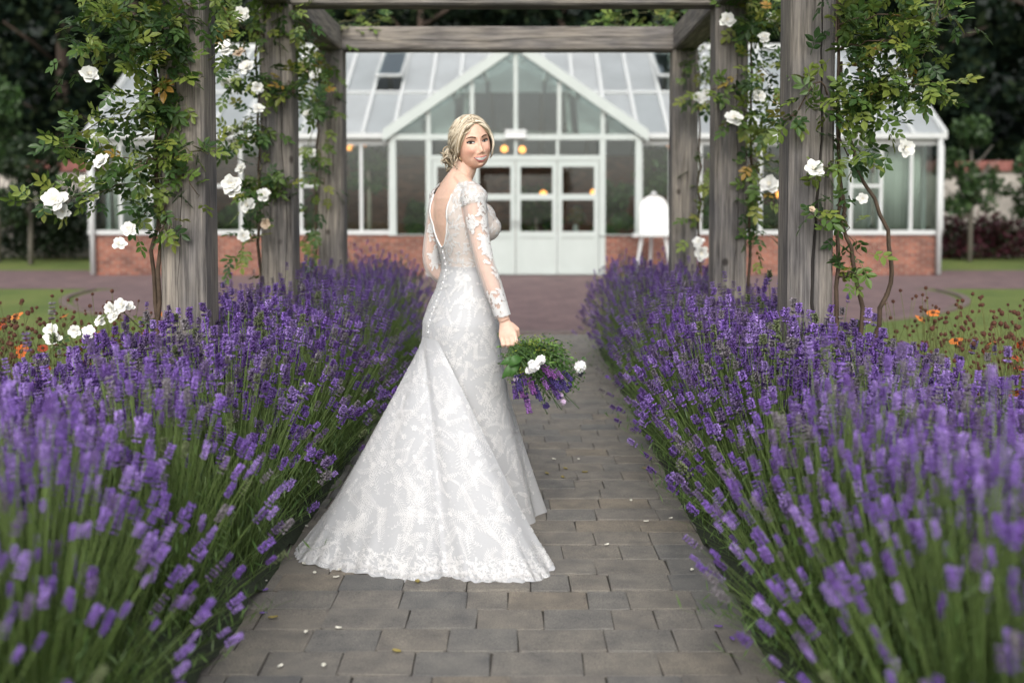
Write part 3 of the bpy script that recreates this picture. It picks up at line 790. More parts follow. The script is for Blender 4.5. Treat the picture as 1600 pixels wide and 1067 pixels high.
def hedge(side, label):
    inner = -.88 if side < 0 else .70                       # edge of the path
    root = empty('lavender_hedge', (inner+side*.7, 5.2, 0), label, 'lavender hedge', 'lavender hedges along the path')
    B, T, K, lodY = [], [], [], []
    GB, GT, GK = [], [], []
    y = .95
    while y < 9.6:
        for rowi, xo in enumerate((.20, .58, .93)):
            cx, cy = inner+side*(xo+RNG.normal(0, .035)), y+RNG.normal(0, .07)+(.2 if rowi == 1 else 0)
            hmul = RNG.uniform(.93, 1.06)
            n = int((136 if rowi == 0 else 118)*RNG.uniform(.85, 1.15)*(1.3 if y < 3 else 1))
            for kind, num in ((0, n), (1, int(n*1.2))):
                a = RNG.uniform(0, 2*PI, num); r = np.sqrt(RNG.uniform(0, 1, num))
                lean = np.stack([np.cos(a), np.sin(a)], 1)*r[:, None]
                base = np.stack([cx+lean[:, 0]*.10, cy+lean[:, 1]*.12, np.full(num, .02)], 1)
                toward = np.clip(-side*lean[:, 0], 0, 1) if rowi == 0 else np.zeros(num)
                sp = .28+.12*toward
                tip = np.stack([cx+lean[:, 0]*sp, cy+lean[:, 1]*.30, np.zeros(num)], 1)
                h = .80*hmul-(.20+.30*toward)*r**2.0+RNG.normal(0, .065, num)
                if rowi == 2: h -= .09+.12*np.clip(side*lean[:, 0], 0, 1)
                if kind == 1: h *= RNG.uniform(.35, .86, num); tip[:, :2] = base[:, :2]+(tip[:, :2]-base[:, :2])*RNG.uniform(.6, 1.15, (num, 1))
                tip[:, 2] = np.maximum(h, .10+.09*toward)
                ctl = base+(tip-base)*np.array([[.28, .28, .62]])
                ctl[:, :2] += RNG.normal(0, .02, (num, 2))
                if kind == 0: B.append(base); T.append(tip); K.append(ctl)
                else: GB.append(base); GT.append(tip); GK.append(ctl)
        y += .40
    B, T, K = map(np.concatenate, (B, T, K)); GB, GT, GK = map(np.concatenate, (GB, GT, GK))
    ok = (T[:, 1] > .75) & (RNG.random(len(T)) < np.interp(T[:, 1], [1, 2.2, 3.4], [1, 1, 1])); B, T, K = B[ok], T[ok], K[ok]
    ok = ~((side < 0) & (T[:, 0] > -.70) & (T[:, 1] > 3.45) & (T[:, 1] < 4.5)); B, T, K = B[ok], T[ok], K[ok]
    ok = (GT[:, 1] > .75) & ~((side < 0) & (GT[:, 0] > -.76) & (GT[:, 1] > 3.45) & (GT[:, 1] < 4.5)); GB, GT, GK = GB[ok], GT[ok], GK[ok]
    # stems
    n = len(B)
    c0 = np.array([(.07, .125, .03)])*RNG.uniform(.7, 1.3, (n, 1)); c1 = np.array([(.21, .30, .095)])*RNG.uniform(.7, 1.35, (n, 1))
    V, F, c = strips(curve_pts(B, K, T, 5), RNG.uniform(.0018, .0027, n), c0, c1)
    o = link('stems', mesh_np('stems', V, F, c), root, M['leaf_attr']); tag(o, kind='stuff')
    # leafy shoots: thin stem with short narrow leaves
    n = len(GB)
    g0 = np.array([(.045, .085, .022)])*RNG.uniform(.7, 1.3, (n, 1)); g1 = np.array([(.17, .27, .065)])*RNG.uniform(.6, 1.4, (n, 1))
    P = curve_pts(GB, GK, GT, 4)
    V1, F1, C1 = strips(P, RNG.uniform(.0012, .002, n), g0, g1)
    V, F, c = [V1], [F1], [C1]; base_n = len(V1)
    o = link('shoots', mesh_np('shoots', V1, F1, C1), root, M['leaf_attr']); tag(o, kind='stuff')
    P7 = curve_pts(GB, GK, GT, 9)[:, 3:, :]                  # leaves from a third of the way up
    LP = P7.reshape(-1, 3); nl = len(LP)
    dirs = RNG.normal(0, .6, (nl, 3)); dirs[:, 2] = np.abs(dirs[:, 2])+.55
    TV = np.array([(0, 0, 0), (.0025, .0, .016), (0, 0, .042), (-.0025, 0, .016)]); TF = np.array([(0, 1, 2, 3)])
    Vl, Fl = batch(TV, TF, frames(dirs)*RNG.uniform(.7, 1.4, nl)[:, None, None], LP)
    cl = np.repeat(np.array([(.11, .19, .05), (.14, .22, .075), (.075, .145, .04)])[RNG.integers(0, 3, nl)]*RNG.uniform(.6, 1.3, (nl, 1)), 4, axis=0)
    o = link('narrow_leaves', mesh_np('narrow_leaves', Vl, Fl, cl), root, M['leaf_attr']); tag(o, kind='stuff')
    # dark heart of the bushes
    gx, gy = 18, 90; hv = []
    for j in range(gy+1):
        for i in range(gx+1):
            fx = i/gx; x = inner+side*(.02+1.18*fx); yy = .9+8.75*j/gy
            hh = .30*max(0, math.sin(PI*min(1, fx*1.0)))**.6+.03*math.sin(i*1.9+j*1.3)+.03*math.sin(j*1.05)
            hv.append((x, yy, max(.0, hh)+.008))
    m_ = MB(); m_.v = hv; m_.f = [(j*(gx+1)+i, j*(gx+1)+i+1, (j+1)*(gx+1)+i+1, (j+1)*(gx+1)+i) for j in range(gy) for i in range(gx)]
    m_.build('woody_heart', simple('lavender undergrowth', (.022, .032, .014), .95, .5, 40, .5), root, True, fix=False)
    # flower heads
    D = T-K; D = D/np.linalg.norm(D, axis=1, keepdims=True); D[:, 2] += .15
    hs_ = RNG.uniform(.6, 1.2, len(T))*np.interp(T[:, 1], [1, 3.2], [.62, 1])
    px = VPX+T[:, 0]/T[:, 1]*FPX; py = HOR+(CAM_H-T[:, 2])/T[:, 1]*FPX
    vis = (px > 0) & (px < 1600) & (py < 1067) & (py > 0)
    order = np.argsort(np.where(vis, T[:, 1], 99)); sep = order[:300]
    issep = np.zeros(len(T), bool); issep[sep] = True
    big = []
    for TV, TF, S in HEADS['near']:
        for kk in range(2):
            cc = PURPLE[(kk*2+len(big)) % 5]*1.05
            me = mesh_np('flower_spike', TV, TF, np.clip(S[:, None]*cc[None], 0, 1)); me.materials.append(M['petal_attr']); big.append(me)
    Fr = frames(D)
    for q in sep:
        m4 = Matrix([[*Fr[q][0]], [*Fr[q][1]], [*Fr[q][2]]]).to_quaternion()
        link('flower_spike', random.choice(big), root, None, Vector(T[q]), m4, (hs_[q],)*3)
    Vs, Fs, Cs = [], [], []; off = 0
    dist = T[:, 1]
    for lod, lo, hi in (('near', 0, 3.3), ('mid', 3.3, 5.6), ('far', 5.6, 99)):
        selm = (~issep) & (dist >= lo) & (dist < hi); ids = np.nonzero(selm)[0]
        for ti, (TV, TF, S) in enumerate(HEADS[lod]):
            q = ids[ti::len(HEADS[lod])]
            if not len(q): continue
            V, F = batch(TV, TF, Fr[q]*(hs_[q]*(1.12 if lod != 'near' else 1))[:, None, None], T[q])
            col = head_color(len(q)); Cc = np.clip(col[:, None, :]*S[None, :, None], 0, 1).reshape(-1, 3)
            Vs.append(V); Fs.append(F+off); Cs.append(Cc); off += len(V)
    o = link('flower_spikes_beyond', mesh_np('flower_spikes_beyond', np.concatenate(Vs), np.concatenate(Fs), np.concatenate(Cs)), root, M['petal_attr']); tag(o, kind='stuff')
    print('hedge', len(T), 'spikes', off)
    return root
hedge(-1, 'purple lavender hedge along the left side of the path, behind the bride\'s train')
hedge(1, 'purple lavender hedge along the right side of the path, beyond the bouquet')

# ================================================================== CLIMBING ROSES
def leaf_template(seed):
    """compound rose leaf, five pointed leaflets on a curved stalk, along +X"""
    rr = random.Random(seed); V, F = [], []
    def leaflet(o, ang, L):
        n = len(V); c, s = math.cos(ang), math.sin(ang); dz = rr.uniform(-.25, .1)
        for x, y, z in ((0, 0, 0), (.4, .27, .06), (.4, 0, 0), (.4, -.27, .06), (.75, .19, .05), (.75, -.19, .05), (1, 0, -.04)):
            x, y, z = x*L, y*L, z*L+x*L*dz
            V.append((o[0]+x*c-y*s, o[1]+x*s+y*c, o[2]+z))
        F.extend([(n, n+2, n+1), (n, n+3, n+2), (n+1, n+2, n+4), (n+2, n+3, n+5), (n+2, n+6, n+4), (n+2, n+5, n+6)])
    leaflet((.055, 0, -.004), 0, .044)
    for x, L in ((.045, .040), (.022, .033)):
        for s in (-1, 1): leaflet((x, 0, 0), s*R(58+rr.uniform(-10, 10)), L)
    n = len(V); V.extend([(0, .0012, 0), (0, -.0012, 0), (.056, -.001, -.003), (.056, .001, -.003)]); F.append((n, n+1, n+2, n+3))
    me = bpy.data.meshes.new('leaf'); me.from_pydata(V, [], F); me.materials.append(M['rose_leaf']); return me
LEAF = [leaf_template(i) for i in range(4)]

def rosemat():
    m, t, b = newmat('white rose petal')
    a = N(t, 'ShaderNodeAttribute'); a.attribute_name = 'col'
    t.links.new(a.outputs['Color'], b.inputs['Base Color']); b.inputs['Roughness'].default_value = .7
    b.inputs['Subsurface Weight'].default_value = .15; b.inputs['Subsurface Radius'].default_value = (.02, .02, .015); b.inputs['Subsurface Scale'].default_value = .3
    return m
M['rose'] = rosemat()
def rose_template(seed, layers=((5, .036, 1.25), (5, .031, .95), (5, .025, .65), (4, .018, .38), (3, .011, .2)), faded=0):
    """open double rose facing +Z, cupped overlapping petals"""
    rr = random.Random(seed); V, F, Cc = [], [], []
    for li, (n, L, tilt) in enumerate(layers):
        for k in range(n):
            a = 2*PI*(k+.5*li)/n+rr.uniform(-.25, .25); tl = tilt*rr.uniform(.8, 1.15); b0 = len(V)
            W = L*1.05
            for i in range(4):
                u = i/3
                for j in range(4):
                    v = j/3*2-1
                    wd = W*(.25+.75*math.sin(PI*min(.85, .15+u*.7)))*.5
                    r = L*u; x = r*math.sin(tl); z = r*math.cos(tl)+.004
                    if u > .9: x += .006*rr.uniform(0, 1); z -= .004*rr.uniform(0, 1.2)
                    yv = v*wd; x -= .25*wd*v*v*(1 if li < 2 else 1.6); z += .18*wd*v*v+rr.uniform(-.0015, .0015)
                    V.append((x*math.cos(a)-yv*math.sin(a), x*math.sin(a)+yv*math.cos(a), z))
                    w_ = .80 if faded == 0 else .62
                    base = (.83, .80, .70) if li > 2 else (.86, .86, .82)
                    if faded: base = (.66, .52, .38)
                    f = rr.uniform(.94, 1.02); Cc.append(tuple(min(.92, q*f) for q in base))
            for i in range(3):
                for j in range(3): q = b0+i*4+j; F.append((q, q+1, q+5, q+4))
    me = mesh_np('rose_flower', np.array(V), np.array(F), np.array(Cc), True); me.materials.append(M['rose']); return me
ROSE = [rose_template(i) for i in range(4)]; ROSE_F = [rose_template(9, faded=1)]
M['cane'] = simple('rose cane', (.075, .05, .032), .8, .35, 25, .4)
M['green_cane'] = simple('green rose shoot', (.10, .10, .04), .6, .3, 25)

def put_leaf(root, p, d, size):
    d = Vector(d).normalized(); up = Vector((random.uniform(-.5, .5), random.uniform(-.9, .2), random.uniform(.3, 1))).normalized()
    y = up.cross(d).normalized(); z = d.cross(y)
    q = Matrix([[d.x, y.x, z.x], [d.y, y.y, z.y], [d.z, y.z, z.z]]).to_quaternion()
    link('leaf', random.choice(LEAF), root, None, p, q, (size,)*3)
def put_rose(root, px, py, Y, size, faded=False, name='rose_flower'):
    """size: width in photograph pixels"""
    p = at(px, py, Y); sc_ = size/FPX*Y/.074
    fd = Vector((random.uniform(-.5, .5), -1, random.uniform(-.1, .9)))
    o = link(name, random.choice(ROSE_F if faded else ROSE), root, None, p, fd.to_track_quat('Z', 'Y') @ Quaternion((0, 0, 1), random.uniform(0, 6)), (sc_,)*3)
    return o
def climbing_rose(label, post_x, post_y, side, canes, shoots, roses, nleaf, lsize=1.0, extra=0):
    root = empty('climbing_rose', (post_x+side*.14, post_y, .0), label, 'climbing rose', 'climbing roses on the pergola')
    lines = []
    for cn in canes:                                     # woody canes up the post
        pts = spline([Vector(p) for p in cn], 22); pts = [Vector(p)+Vector((random.gauss(0, .008), random.gauss(0, .008), 0)) for p in pts]
        MB().tube(pts, list(np.linspace(.013, .006, 22)), 6).build('cane', M['cane'], root, True); lines.append((pts, .25))
    tot = []
    for (pl, wgt, spread) in shoots:
        P0 = [at(a, b, Y) for a, b, Y in pl]
        pts = [Vector(p) for p in spline(P0, 14)]; pts = [p+Vector((random.gauss(0, .012), random.gauss(0, .02), random.gauss(0, .012))) for p in pts]
        MB().tube(pts, list(np.linspace(.0045, .0016, 14)), 5).build('shoot', M['green_cane'] if random.random() < .6 else M['cane'], root, True)
        tot.append((pts, wgt, spread))
    W = sum(t[1] for t in tot)
    for pts, wgt, spread in tot:
        k = int(round(nleaf*wgt/W))
        for _ in range(k):
            f = random.random()**.85*(len(pts)-1.001); i = int(f); p = pts[i].lerp(pts[i+1], f-i)
            t = (pts[i+1]-pts[i]).normalized()
            off = Vector((random.gauss(0, 1), random.gauss(0, 1), random.gauss(0, 1)))
            d = (t*.5+off*.7+Vector((0, 0, -.25))).normalized()
            put_leaf(root, p+off*spread*.45, d, lsize*random.uniform(.75, 1.25))
    if extra:                                            # the rest of the leaf mass, joined
        V, F = [], []
        for pts, wgt, spread in tot:
            for _ in range(int(round(extra*wgt/W))):
                f = random.random()*(len(pts)-1.001); i = int(f); p = pts[i].lerp(pts[i+1], f-i)
                off = Vector((random.gauss(0, 1), random.gauss(0, 1), random.gauss(0, 1))); me = random.choice(LEAF)
                q = Quaternion((random.gauss(0, 1), random.gauss(0, 1), random.gauss(0, 1), random.gauss(0, 1))).normalized(); s_ = lsize*random.uniform(.7, 1.2); n = len(V)
                V += [tuple(p+off*spread*.5+q @ (v.co*s_)) for v in me.vertices]; F += [tuple(n+k for k in pl.vertices) for pl in me.polygons]
        me = bpy.data.meshes.new('leaves'); me.from_pydata(V, [], F)
        nn = len(V)//len(LEAF[0].vertices); base = np.array([(.03, .07, .018), (.06, .12, .026), (.11, .18, .036), (.18, .24, .05)])[RNG.integers(0, 4, nn)]
        a = me.attributes.new('col', 'FLOAT_COLOR', 'POINT'); a.data.foreach_set('color', np.concatenate([np.repeat(base, len(LEAF[0].vertices), 0), np.ones((len(V), 1))], 1).astype(np.float32).ravel())
        tag(link('leaves_between', me, root, M['leaf_attr']), kind='stuff')
    for r_ in roses: put_rose(root, *r_)
    return root

xl, xr = PX['l'], PX['r']
# front left
climbing_rose('leafy climbing rose with white blooms on the front left pergola post', xl, 4.66, -1,
  [[(xl-.14, 4.6, 0), (xl-.125, 4.58, .7), (xl-.115, 4.58, 1.4), (xl-.12, 4.6, 2.1), (xl-.05, 4.55, 2.6)], [(xl-.17, 4.63, 0), (xl-.115, 4.6, .5), (xl-.14, 4.6, 1.1), (xl-.11, 4.57, 1.7), (xl-.16, 4.6, 2.4)]],
  [([(262, 60, 4.55), (215, 40, 4.45), (170, 20, 4.4), (125, 40, 4.4)], 4, .09), ([(262, 110, 4.55), (220, 90, 4.45), (175, 70, 4.4), (122, 75, 4.38)], 4, .10), ([(265, 20, 4.5), (220, 5, 4.5), (150, -10, 4.5)], 3, .09),
   ([(300, 5, 4.5), (270, 40, 4.5), (245, 90, 4.5)], 3, .09), ([(262, 190, 4.55), (215, 175, 4.5), (160, 190, 4.45), (100, 230, 4.4)], 3, .06), ([(262, 230, 4.55), (235, 250, 4.5), (190, 250, 4.45), (95, 225, 4.4)], 3, .06),
   ([(262, 270, 4.55), (200, 290, 4.5), (130, 300, 4.4), (40, 318, 4.35)], 3.2, .045), ([(262, 210, 4.56), (240, 170, 4.5), (225, 120, 4.45)], 2.5, .08), ([(262, 300, 4.56), (235, 330, 4.5), (195, 370, 4.45)], 1.2, .05),
   ([(262, 250, 4.55), (290, 230, 4.52), (318, 235, 4.5), (340, 228, 4.5)], .8, .03), ([(265, 290, 4.55), (280, 270, 4.52), (310, 310, 4.5)], .9, .04), ([(265, 120, 4.55), (290, 118, 4.52), (318, 120, 4.5)], .6, .03), ([(262, 260, 4.55), (275, 190, 4.53), (282, 150, 4.52)], 1.0, .05),
   ([(335, -5, 4.7), (355, 40, 4.7), (352, 75, 4.7)], 1.2, .07), ([(262, 330, 4.56), (250, 360, 4.5), (270, 350, 4.5)], .6, .04)],
  [(88, 316, 4.33, 42), (98, 330, 4.36, 26), (139, 119, 4.36, 32), (161, 255, 4.38, 30), (362, 288, 4.6, 32), (366, 300, 4.62, 28), (203, 360, 4.43, 26), (187, 383, 4.43, 24), (150, 308, 4.45, 20), (218, 262, 4.46, 16, True), (130, 280, 4.42, 14)], 295, 1.12, 330)
climbing_rose('climbing rose with many white blooms on the middle left pergola post', xl, 6.42, -1,
  [[(xl-.12, 6.35, 0), (xl-.12, 6.36, .8), (xl-.11, 6.33, 1.6), (xl-.12, 6.35, 2.5)]],
  [([(410, 60, 6.3), (380, 40, 6.2), (350, 20, 6.2)], 3, .12), ([(410, 120, 6.3), (380, 110, 6.2), (345, 100, 6.1)], 3, .13), ([(410, 200, 6.3), (390, 190, 6.2), (350, 215, 6.1)], 2.5, .1), ([(412, 260, 6.3), (400, 290, 6.2), (385, 320, 6.2)], 2, .1),
   ([(412, 20, 6.3), (440, 10, 6.3), (470, 40, 6.3)], 1.5, .1), ([(460, 150, 6.3), (450, 130, 6.3), (430, 145, 6.28)], 1.0, .08), ([(410, 280, 6.3), (430, 290, 6.25), (440, 300, 6.25)], 1, .05), ([(410, 330, 6.3), (385, 370, 6.2), (370, 400, 6.2)], 1.2, .1), ([(460, 60, 6.4), (480, 100, 6.5), (485, 160, 6.5)], 2, .13)],
  [(378, 24, 6.1, 26), (352, 78, 6.1, 30), (388, 108, 6.1, 28), (402, 138, 6.1, 20), (388, 322, 6.1, 26), (413, 306, 6.1, 24), (416, 350, 6.1, 18, True), (380, 370, 6.15, 22), (375, 85, 6.1, 22, True), (404, 172, 6.1, 20), (356, 130, 6.15, 22), (378, 265, 6.15, 20), (360, 205, 6.15, 18)], 250, 1.2, 120)
climbing_rose('climbing rose with pale blooms on the rear left pergola post', xl, 8.2, -1,
  [[(xl-.12, 8.1, 0), (xl-.12, 8.12, 1.2), (xl-.1, 8.1, 2.5)]],
  [([(505, 70, 8.0), (490, 100, 7.9), (470, 140, 7.9)], 3, .16), ([(505, 160, 8.0), (490, 200, 8.0), (485, 260, 8.0)], 3, .15), ([(505, 280, 8.0), (490, 330, 8.0), (480, 390, 8.0)], 2, .12), ([(515, 60, 8.1), (545, 42, 8.2), (600, 34, 8.3)], 1.6, .1), ([(530, 40, 8.3), (560, 25, 8.3), (590, 18, 8.4)], 1.4, .1)],
  [(485, 92, 7.8, 24), (495, 118, 7.8, 22), (470, 110, 7.8, 24, True), (482, 180, 7.9, 18), (488, 240, 7.9, 16)], 190, 1.4)
# front right
climbing_rose('climbing rose with bare brown canes on the front right pergola post', xr, 4.66, 1,
  [[(xr+.14, 4.6, 0), (xr+.125, 4.58, .8), (xr+.12, 4.57, 1.5), (xr+.115, 4.6, 2.6)], [(xr+.19, 4.63, .0), (xr+.22, 4.6, .9), (xr+.15, 4.6, 1.35), (xr+.13, 4.6, 2.0)], [(xr+.15, 4.62, .3), (xr+.30, 4.55, .85), (xr+.34, 4.5, 1.15), (xr+.2, 4.52, 1.5), (xr+.14, 4.57, 1.75)]],
  [([(1305, 40, 4.55), (1350, 30, 4.45), (1420, 25, 4.4), (1490, 30, 4.35)], 2.5, .07), ([(1305, 80, 4.55), (1350, 70, 4.45), (1410, 60, 4.4), (1440, 90, 4.4)], 3, .09), ([(1305, 10, 4.55), (1370, 0, 4.5), (1400, -10, 4.5)], 3, .1), ([(1310, 150, 4.55), (1350, 140, 4.5), (1400, 130, 4.45), (1470, 125, 4.4)], 2, .05),
   ([(1305, 190, 4.55), (1340, 160, 4.5), (1380, 130, 4.45), (1400, 100, 4.45)], 2.5, .07), ([(1305, 170, 4.55), (1340, 185, 4.5), (1390, 205, 4.5)], 1.8, .06), ([(1305, 215, 4.55), (1330, 240, 4.5), (1370, 260, 4.5)], 1.2, .05), ([(1305, 150, 4.53), (1270, 130, 4.5), (1240, 180, 4.5), (1228, 185, 4.5)], .9, .04), ([(1300, 180, 4.53), (1270, 150, 4.5), (1265, 170, 4.5)], .7, .04),
   ([(1305, 250, 4.53), (1285, 262, 4.48), (1270, 268, 4.46)], .3, .02), ([(1305, 340, 4.53), (1285, 345, 4.48), (1268, 330, 4.46)], .4, .02), ([(1310, 300, 4.55), (1320, 340, 4.5), (1340, 400, 4.5)], .8, .06), ([(1310, 440, 4.55), (1330, 425, 4.5), (1360, 420, 4.5)], .5, .05), ([(1340, 60, 4.5), (1360, 110, 4.5), (1350, 170, 4.5)], 2.2, .08), ([(1400, 110, 4.4), (1450, 140, 4.35), (1500, 128, 4.35)], .9, .04), ([(1440, 40, 4.4), (1465, 20, 4.35), (1480, -10, 4.35)], .6, .04)],
  [(1270, 267, 4.44, 34), (1412, 233, 4.5, 32), (1350, 158, 4.52, 28), (1347, 312, 4.52, 20), (1268, 328, 4.45, 12, True)], 280, 1.12, 230)
climbing_rose('climbing rose with round white blooms on the middle right pergola post', xr, 6.42, 1,
  [[(xr+.13, 6.35, 0), (xr+.12, 6.36, .8), (xr+.12, 6.33, 1.6), (xr+.12, 6.35, 2.5)]],
  [([(1165, 40, 6.3), (1190, 30, 6.2), (1215, 20, 6.2)], 3, .13), ([(1165, 100, 6.3), (1190, 110, 6.2), (1215, 120, 6.2)], 3, .13), ([(1165, 170, 6.3), (1190, 180, 6.2), (1210, 200, 6.2)], 2.5, .12), ([(1165, 240, 6.3), (1185, 260, 6.2), (1175, 310, 6.2)], 2, .1), ([(1160, 140, 6.3), (1130, 135, 6.25), (1112, 140, 6.25)], .6, .05), ([(1165, 190, 6.3), (1155, 185, 6.2), (1146, 188, 6.15)], .3, .03), ([(1165, 10, 6.3), (1180, 0, 6.3), (1200, 5, 6.3)], 2, .13), ([(1170, 330, 6.3), (1180, 360, 6.3), (1175, 400, 6.3)], .8, .08)],
  [(1146, 188, 6.12, 30), (1136, 33, 6.15, 26), (1194, 60, 6.1, 20), (1203, 290, 6.1, 32), (1185, 152, 6.15, 24), (1205, 30, 6.2, 20)], 240, 1.25, 100)
climbing_rose('climbing rose with white blooms on the rear right pergola post', xr, 8.2, 1,
  [[(xr+.12, 8.1, 0), (xr+.12, 8.12, 1.2), (xr+.1, 8.1, 2.5)]],
  [([(1090, 90, 8.0), (1100, 120, 7.9), (1095, 155, 7.9)], 2, .12), ([(1090, 250, 8.0), (1098, 300, 8.0), (1095, 360, 8.0)], 1.6, .1), ([(1070, 42, 8.2), (1000, 40, 8.3), (930, 34, 8.35)], 1.8, .1), ([(1070, 30, 8.3), (1040, 15, 8.3), (960, 25, 8.4)], 2, .1), ([(1090, 60, 8.1), (1100, 80, 8.1), (1108, 60, 8.1)], 1.5, .12)],
  [(1090, 156, 7.85, 24), (1104, 150, 7.85, 20), (1094, 395, 7.85, 26), (1092, 380, 7.86, 20)], 170, 1.4)

# ================================================================== BORDER FLOWERS BEHIND THE HEDGES
def daisy(colr, ctr, n=9, L=.022):
    V, F, Cc = [], [], []
    for k in range(n):
        a = 2*PI*k/n; b0 = len(V); rz = random.uniform(-.25, .15)
        for x, y in ((.25, -.12), (.25, .12), (1, .3), (1.08, 0), (1, -.3)):
            x, y = x*L, y*L; V.append((x*math.cos(a)-y*math.sin(a), x*math.sin(a)+y*math.cos(a), x*rz)); Cc.append(tuple(q*random.uniform(.85, 1.1) for q in colr))
        F += [(b0, b0+4, b0+3), (b0, b0+3, b0+1), (b0+1, b0+3, b0+2)]
    b0 = len(V); V += [(0, 0, .010)]+[(.009*math.cos(2*PI*k/6), .009*math.sin(2*PI*k/6), .0) for k in range(6)]; Cc += [ctr]*7
    F += [(b0, b0+1+k, b0+1+(k+1) % 6) for k in range(6)]
    me = mesh_np('flower', np.array(V), np.array(F), np.array(Cc)); me.materials.append(M['petal_attr']); return me
ORANGE = [daisy((.72, .17, .035), (.10, .035, .012)), daisy((.80, .24, .05), (.14, .05, .012)), daisy((.5, .08, .03), (.08, .03, .01))]
seedm = simple('brown seed head', (.085, .032, .018), .9, .4, 60)
def border_plant(x, y, lbl, nst, nfl, h=.8, spread=.32):
    r_ = empty('border_plant', (x, y, .005), lbl, 'flower plant', 'orange flowered plants in the borders')
    st = MB(); sd = MB(); fl = []
    for i in range(nst):
        a = random.uniform(0, 2*PI); q = spread*math.sqrt(random.random()); hh = h*random.uniform(.62, 1.08)
        p0 = Vector((x+.25*q*math.cos(a), y+.25*q*math.sin(a), 0)); p1 = Vector((x+q*math.cos(a), y+q*math.sin(a), hh))
        pm = p0.lerp(p1, .55)+Vector((random.gauss(0, .02), random.gauss(0, .02), .03)); st.tube([p0, pm, p1], [.0028, .002, .0014], 3, False)
        ends = [p1]
        for b in range(random.choice([1, 2, 3])):
            pe = pm.lerp(p1, .4)+Vector((random.gauss(0, .06), random.gauss(0, .06), random.uniform(.06, .2))); st.tube([pm.lerp(p1, .35), pe], [.0016, .001], 3, False); ends.append(pe)
        for p in ends:
            if len(fl) < nfl and random.random() < .3: fl.append(p)
            else: sd.ball(p, random.uniform(.007, .012), 6, 4, .15)
    st.build('stems', simple('dry green stem', (.12, .14, .04), .8, .3, 20), r_, fix=False)
    tag(sd.build('seed_heads', seedm, r_, fix=False), kind='stuff')
    cl = [(x+random.uniform(-1, 1)*spread*.6, y+random.uniform(-1, 1)*spread*.6, random.uniform(.1, .45)*h, .14) for _ in range(10)]
    V, F, c = leaf_cloud(420, clump_shape(cl), .06, [(.07, .12, .03), (.10, .15, .035), (.13, .16, .05)], 1); V[:, 2] = np.maximum(V[:, 2], .01)
    tag(link('leaves', mesh_np('leaves', V, F, c), r_, M['leaf_attr']), kind='stuff')
    for p in fl:
        link('flower', random.choice(ORANGE), r_, None, p+Vector((0, 0, .004)), (random.uniform(.1, 1.2), random.uniform(-.4, .4), random.uniform(0, 6)), (random.uniform(1.0, 1.5),)*3)
LB = [(-2.35, 4.3, 'nearest the white blooms at the front left post'), (-2.62, 4.75, 'second from the front left post'), (-2.45, 5.3, 'behind the white blooms'), (-2.85, 4.2, 'at the left edge of the picture'), (-3.0, 5.1, 'far left with the brightest orange flowers'), (-2.15, 5.4, 'close behind the front left post'), (-2.2, 3.75, 'nearest the camera on the left')]
for x, y, l in LB: border_plant(x, y, 'orange flowered plant with brown seed heads '+l, 46, 11, .84)
RB = [(2.12, 4.55, 'right of the front right post'), (2.42, 4.9, 'second right of the front right post'), (2.2, 5.5, 'behind the front right post'), (2.6, 4.45, 'at the right edge of the picture'), (2.75, 5.4, 'farthest back on the right'), (2.05, 4.0, 'nearest the camera on the right')]
for x, y, l in RB: border_plant(x, y, 'brown seed headed plant with few orange flowers '+l, 44, 4, .84)
wr = empty('white_rose_bush', (-2.0, 4.9, 0), 'low spray of white roses between orange flowers left of the front post', 'rose bush')
for pl in ([(250, 560, 4.7), (225, 520, 4.65), (190, 485, 4.6)], [(240, 570, 4.7), (170, 545, 4.6), (130, 518, 4.55)], [(240, 575, 4.7), (140, 560, 4.6), (82, 525, 4.5)]):
    pts = [Vector(p) for p in spline([at(*q) for q in pl], 10)]; g = Vector((-2.0, 4.9, 0)); pts = [g, g.lerp(pts[0], .6)]+pts
    MB().tube(pts, list(np.linspace(.006, .002, len(pts))), 5).build('shoot', M['green_cane'], wr, True)
    for _ in range(9): put_leaf(wr, random.choice(pts[2:])+Vector((random.gauss(0, .02), random.gauss(0, .02), random.gauss(0, .02))), Vector((random.gauss(0, 1), random.gauss(0, 1), random.gauss(0, .6))), .9)
for q in ((82, 518, 4.48, 26), (88, 533, 4.48, 24), (78, 528, 4.47, 20), (118, 517, 4.53, 22), (140, 520, 4.53, 24), (158, 503, 4.57, 20), (176, 482, 4.57, 24), (192, 478, 4.58, 26), (180, 495, 4.56, 24), (202, 480, 4.6, 18)): put_rose(wr, *q)
# ================================================================== THE BRIDE
TH = R(60)
CB = Vector((-.25, 4.40, 0)); FW = Vector((math.sin(TH), math.cos(TH), 0)); RT = Vector((math.cos(TH), -math.sin(TH), 0))
def L3(r, f, z): return CB+RT*r+FW*f+Vector((0, 0, z))
TORSO = [(.50, .155, .115, -.01), (.70, .176, .135, -.012), (.80, .184, .145, -.016), (.86, .183, .144, -.013), (.93, .168, .126, -.005), (1.00, .143, .102, .004), (1.08, .119, .084, .009), (1.13, .120, .086, .005),
         (1.20, .132, .096, -.005), (1.27, .145, .102, -.014), (1.34, .150, .099, -.02), (1.39, .153, .086, -.026), (1.425, .135, .068, -.031), (1.45, .092, .058, -.03), (1.475, .058, .053, -.024), (1.50, .051, .052, -.012)]
TA = np.array(TORSO)
def torso(z): return [float(np.interp(z, TA[:, 0], TA[:, k])) for k in (1, 2, 3)]
def ring(z, off=0, n=40, sq=2.25):
    a, b, f = torso(z); a += off; b += off; o = []
    for k in range(n):
        t = 2*PI*k/n; c, s = math.cos(t), math.sin(t)
        o.append(L3(a*math.copysign(abs(s)**(2/sq), s), f-b*math.copysign(abs(c)**(2/sq), c), z))
    return o
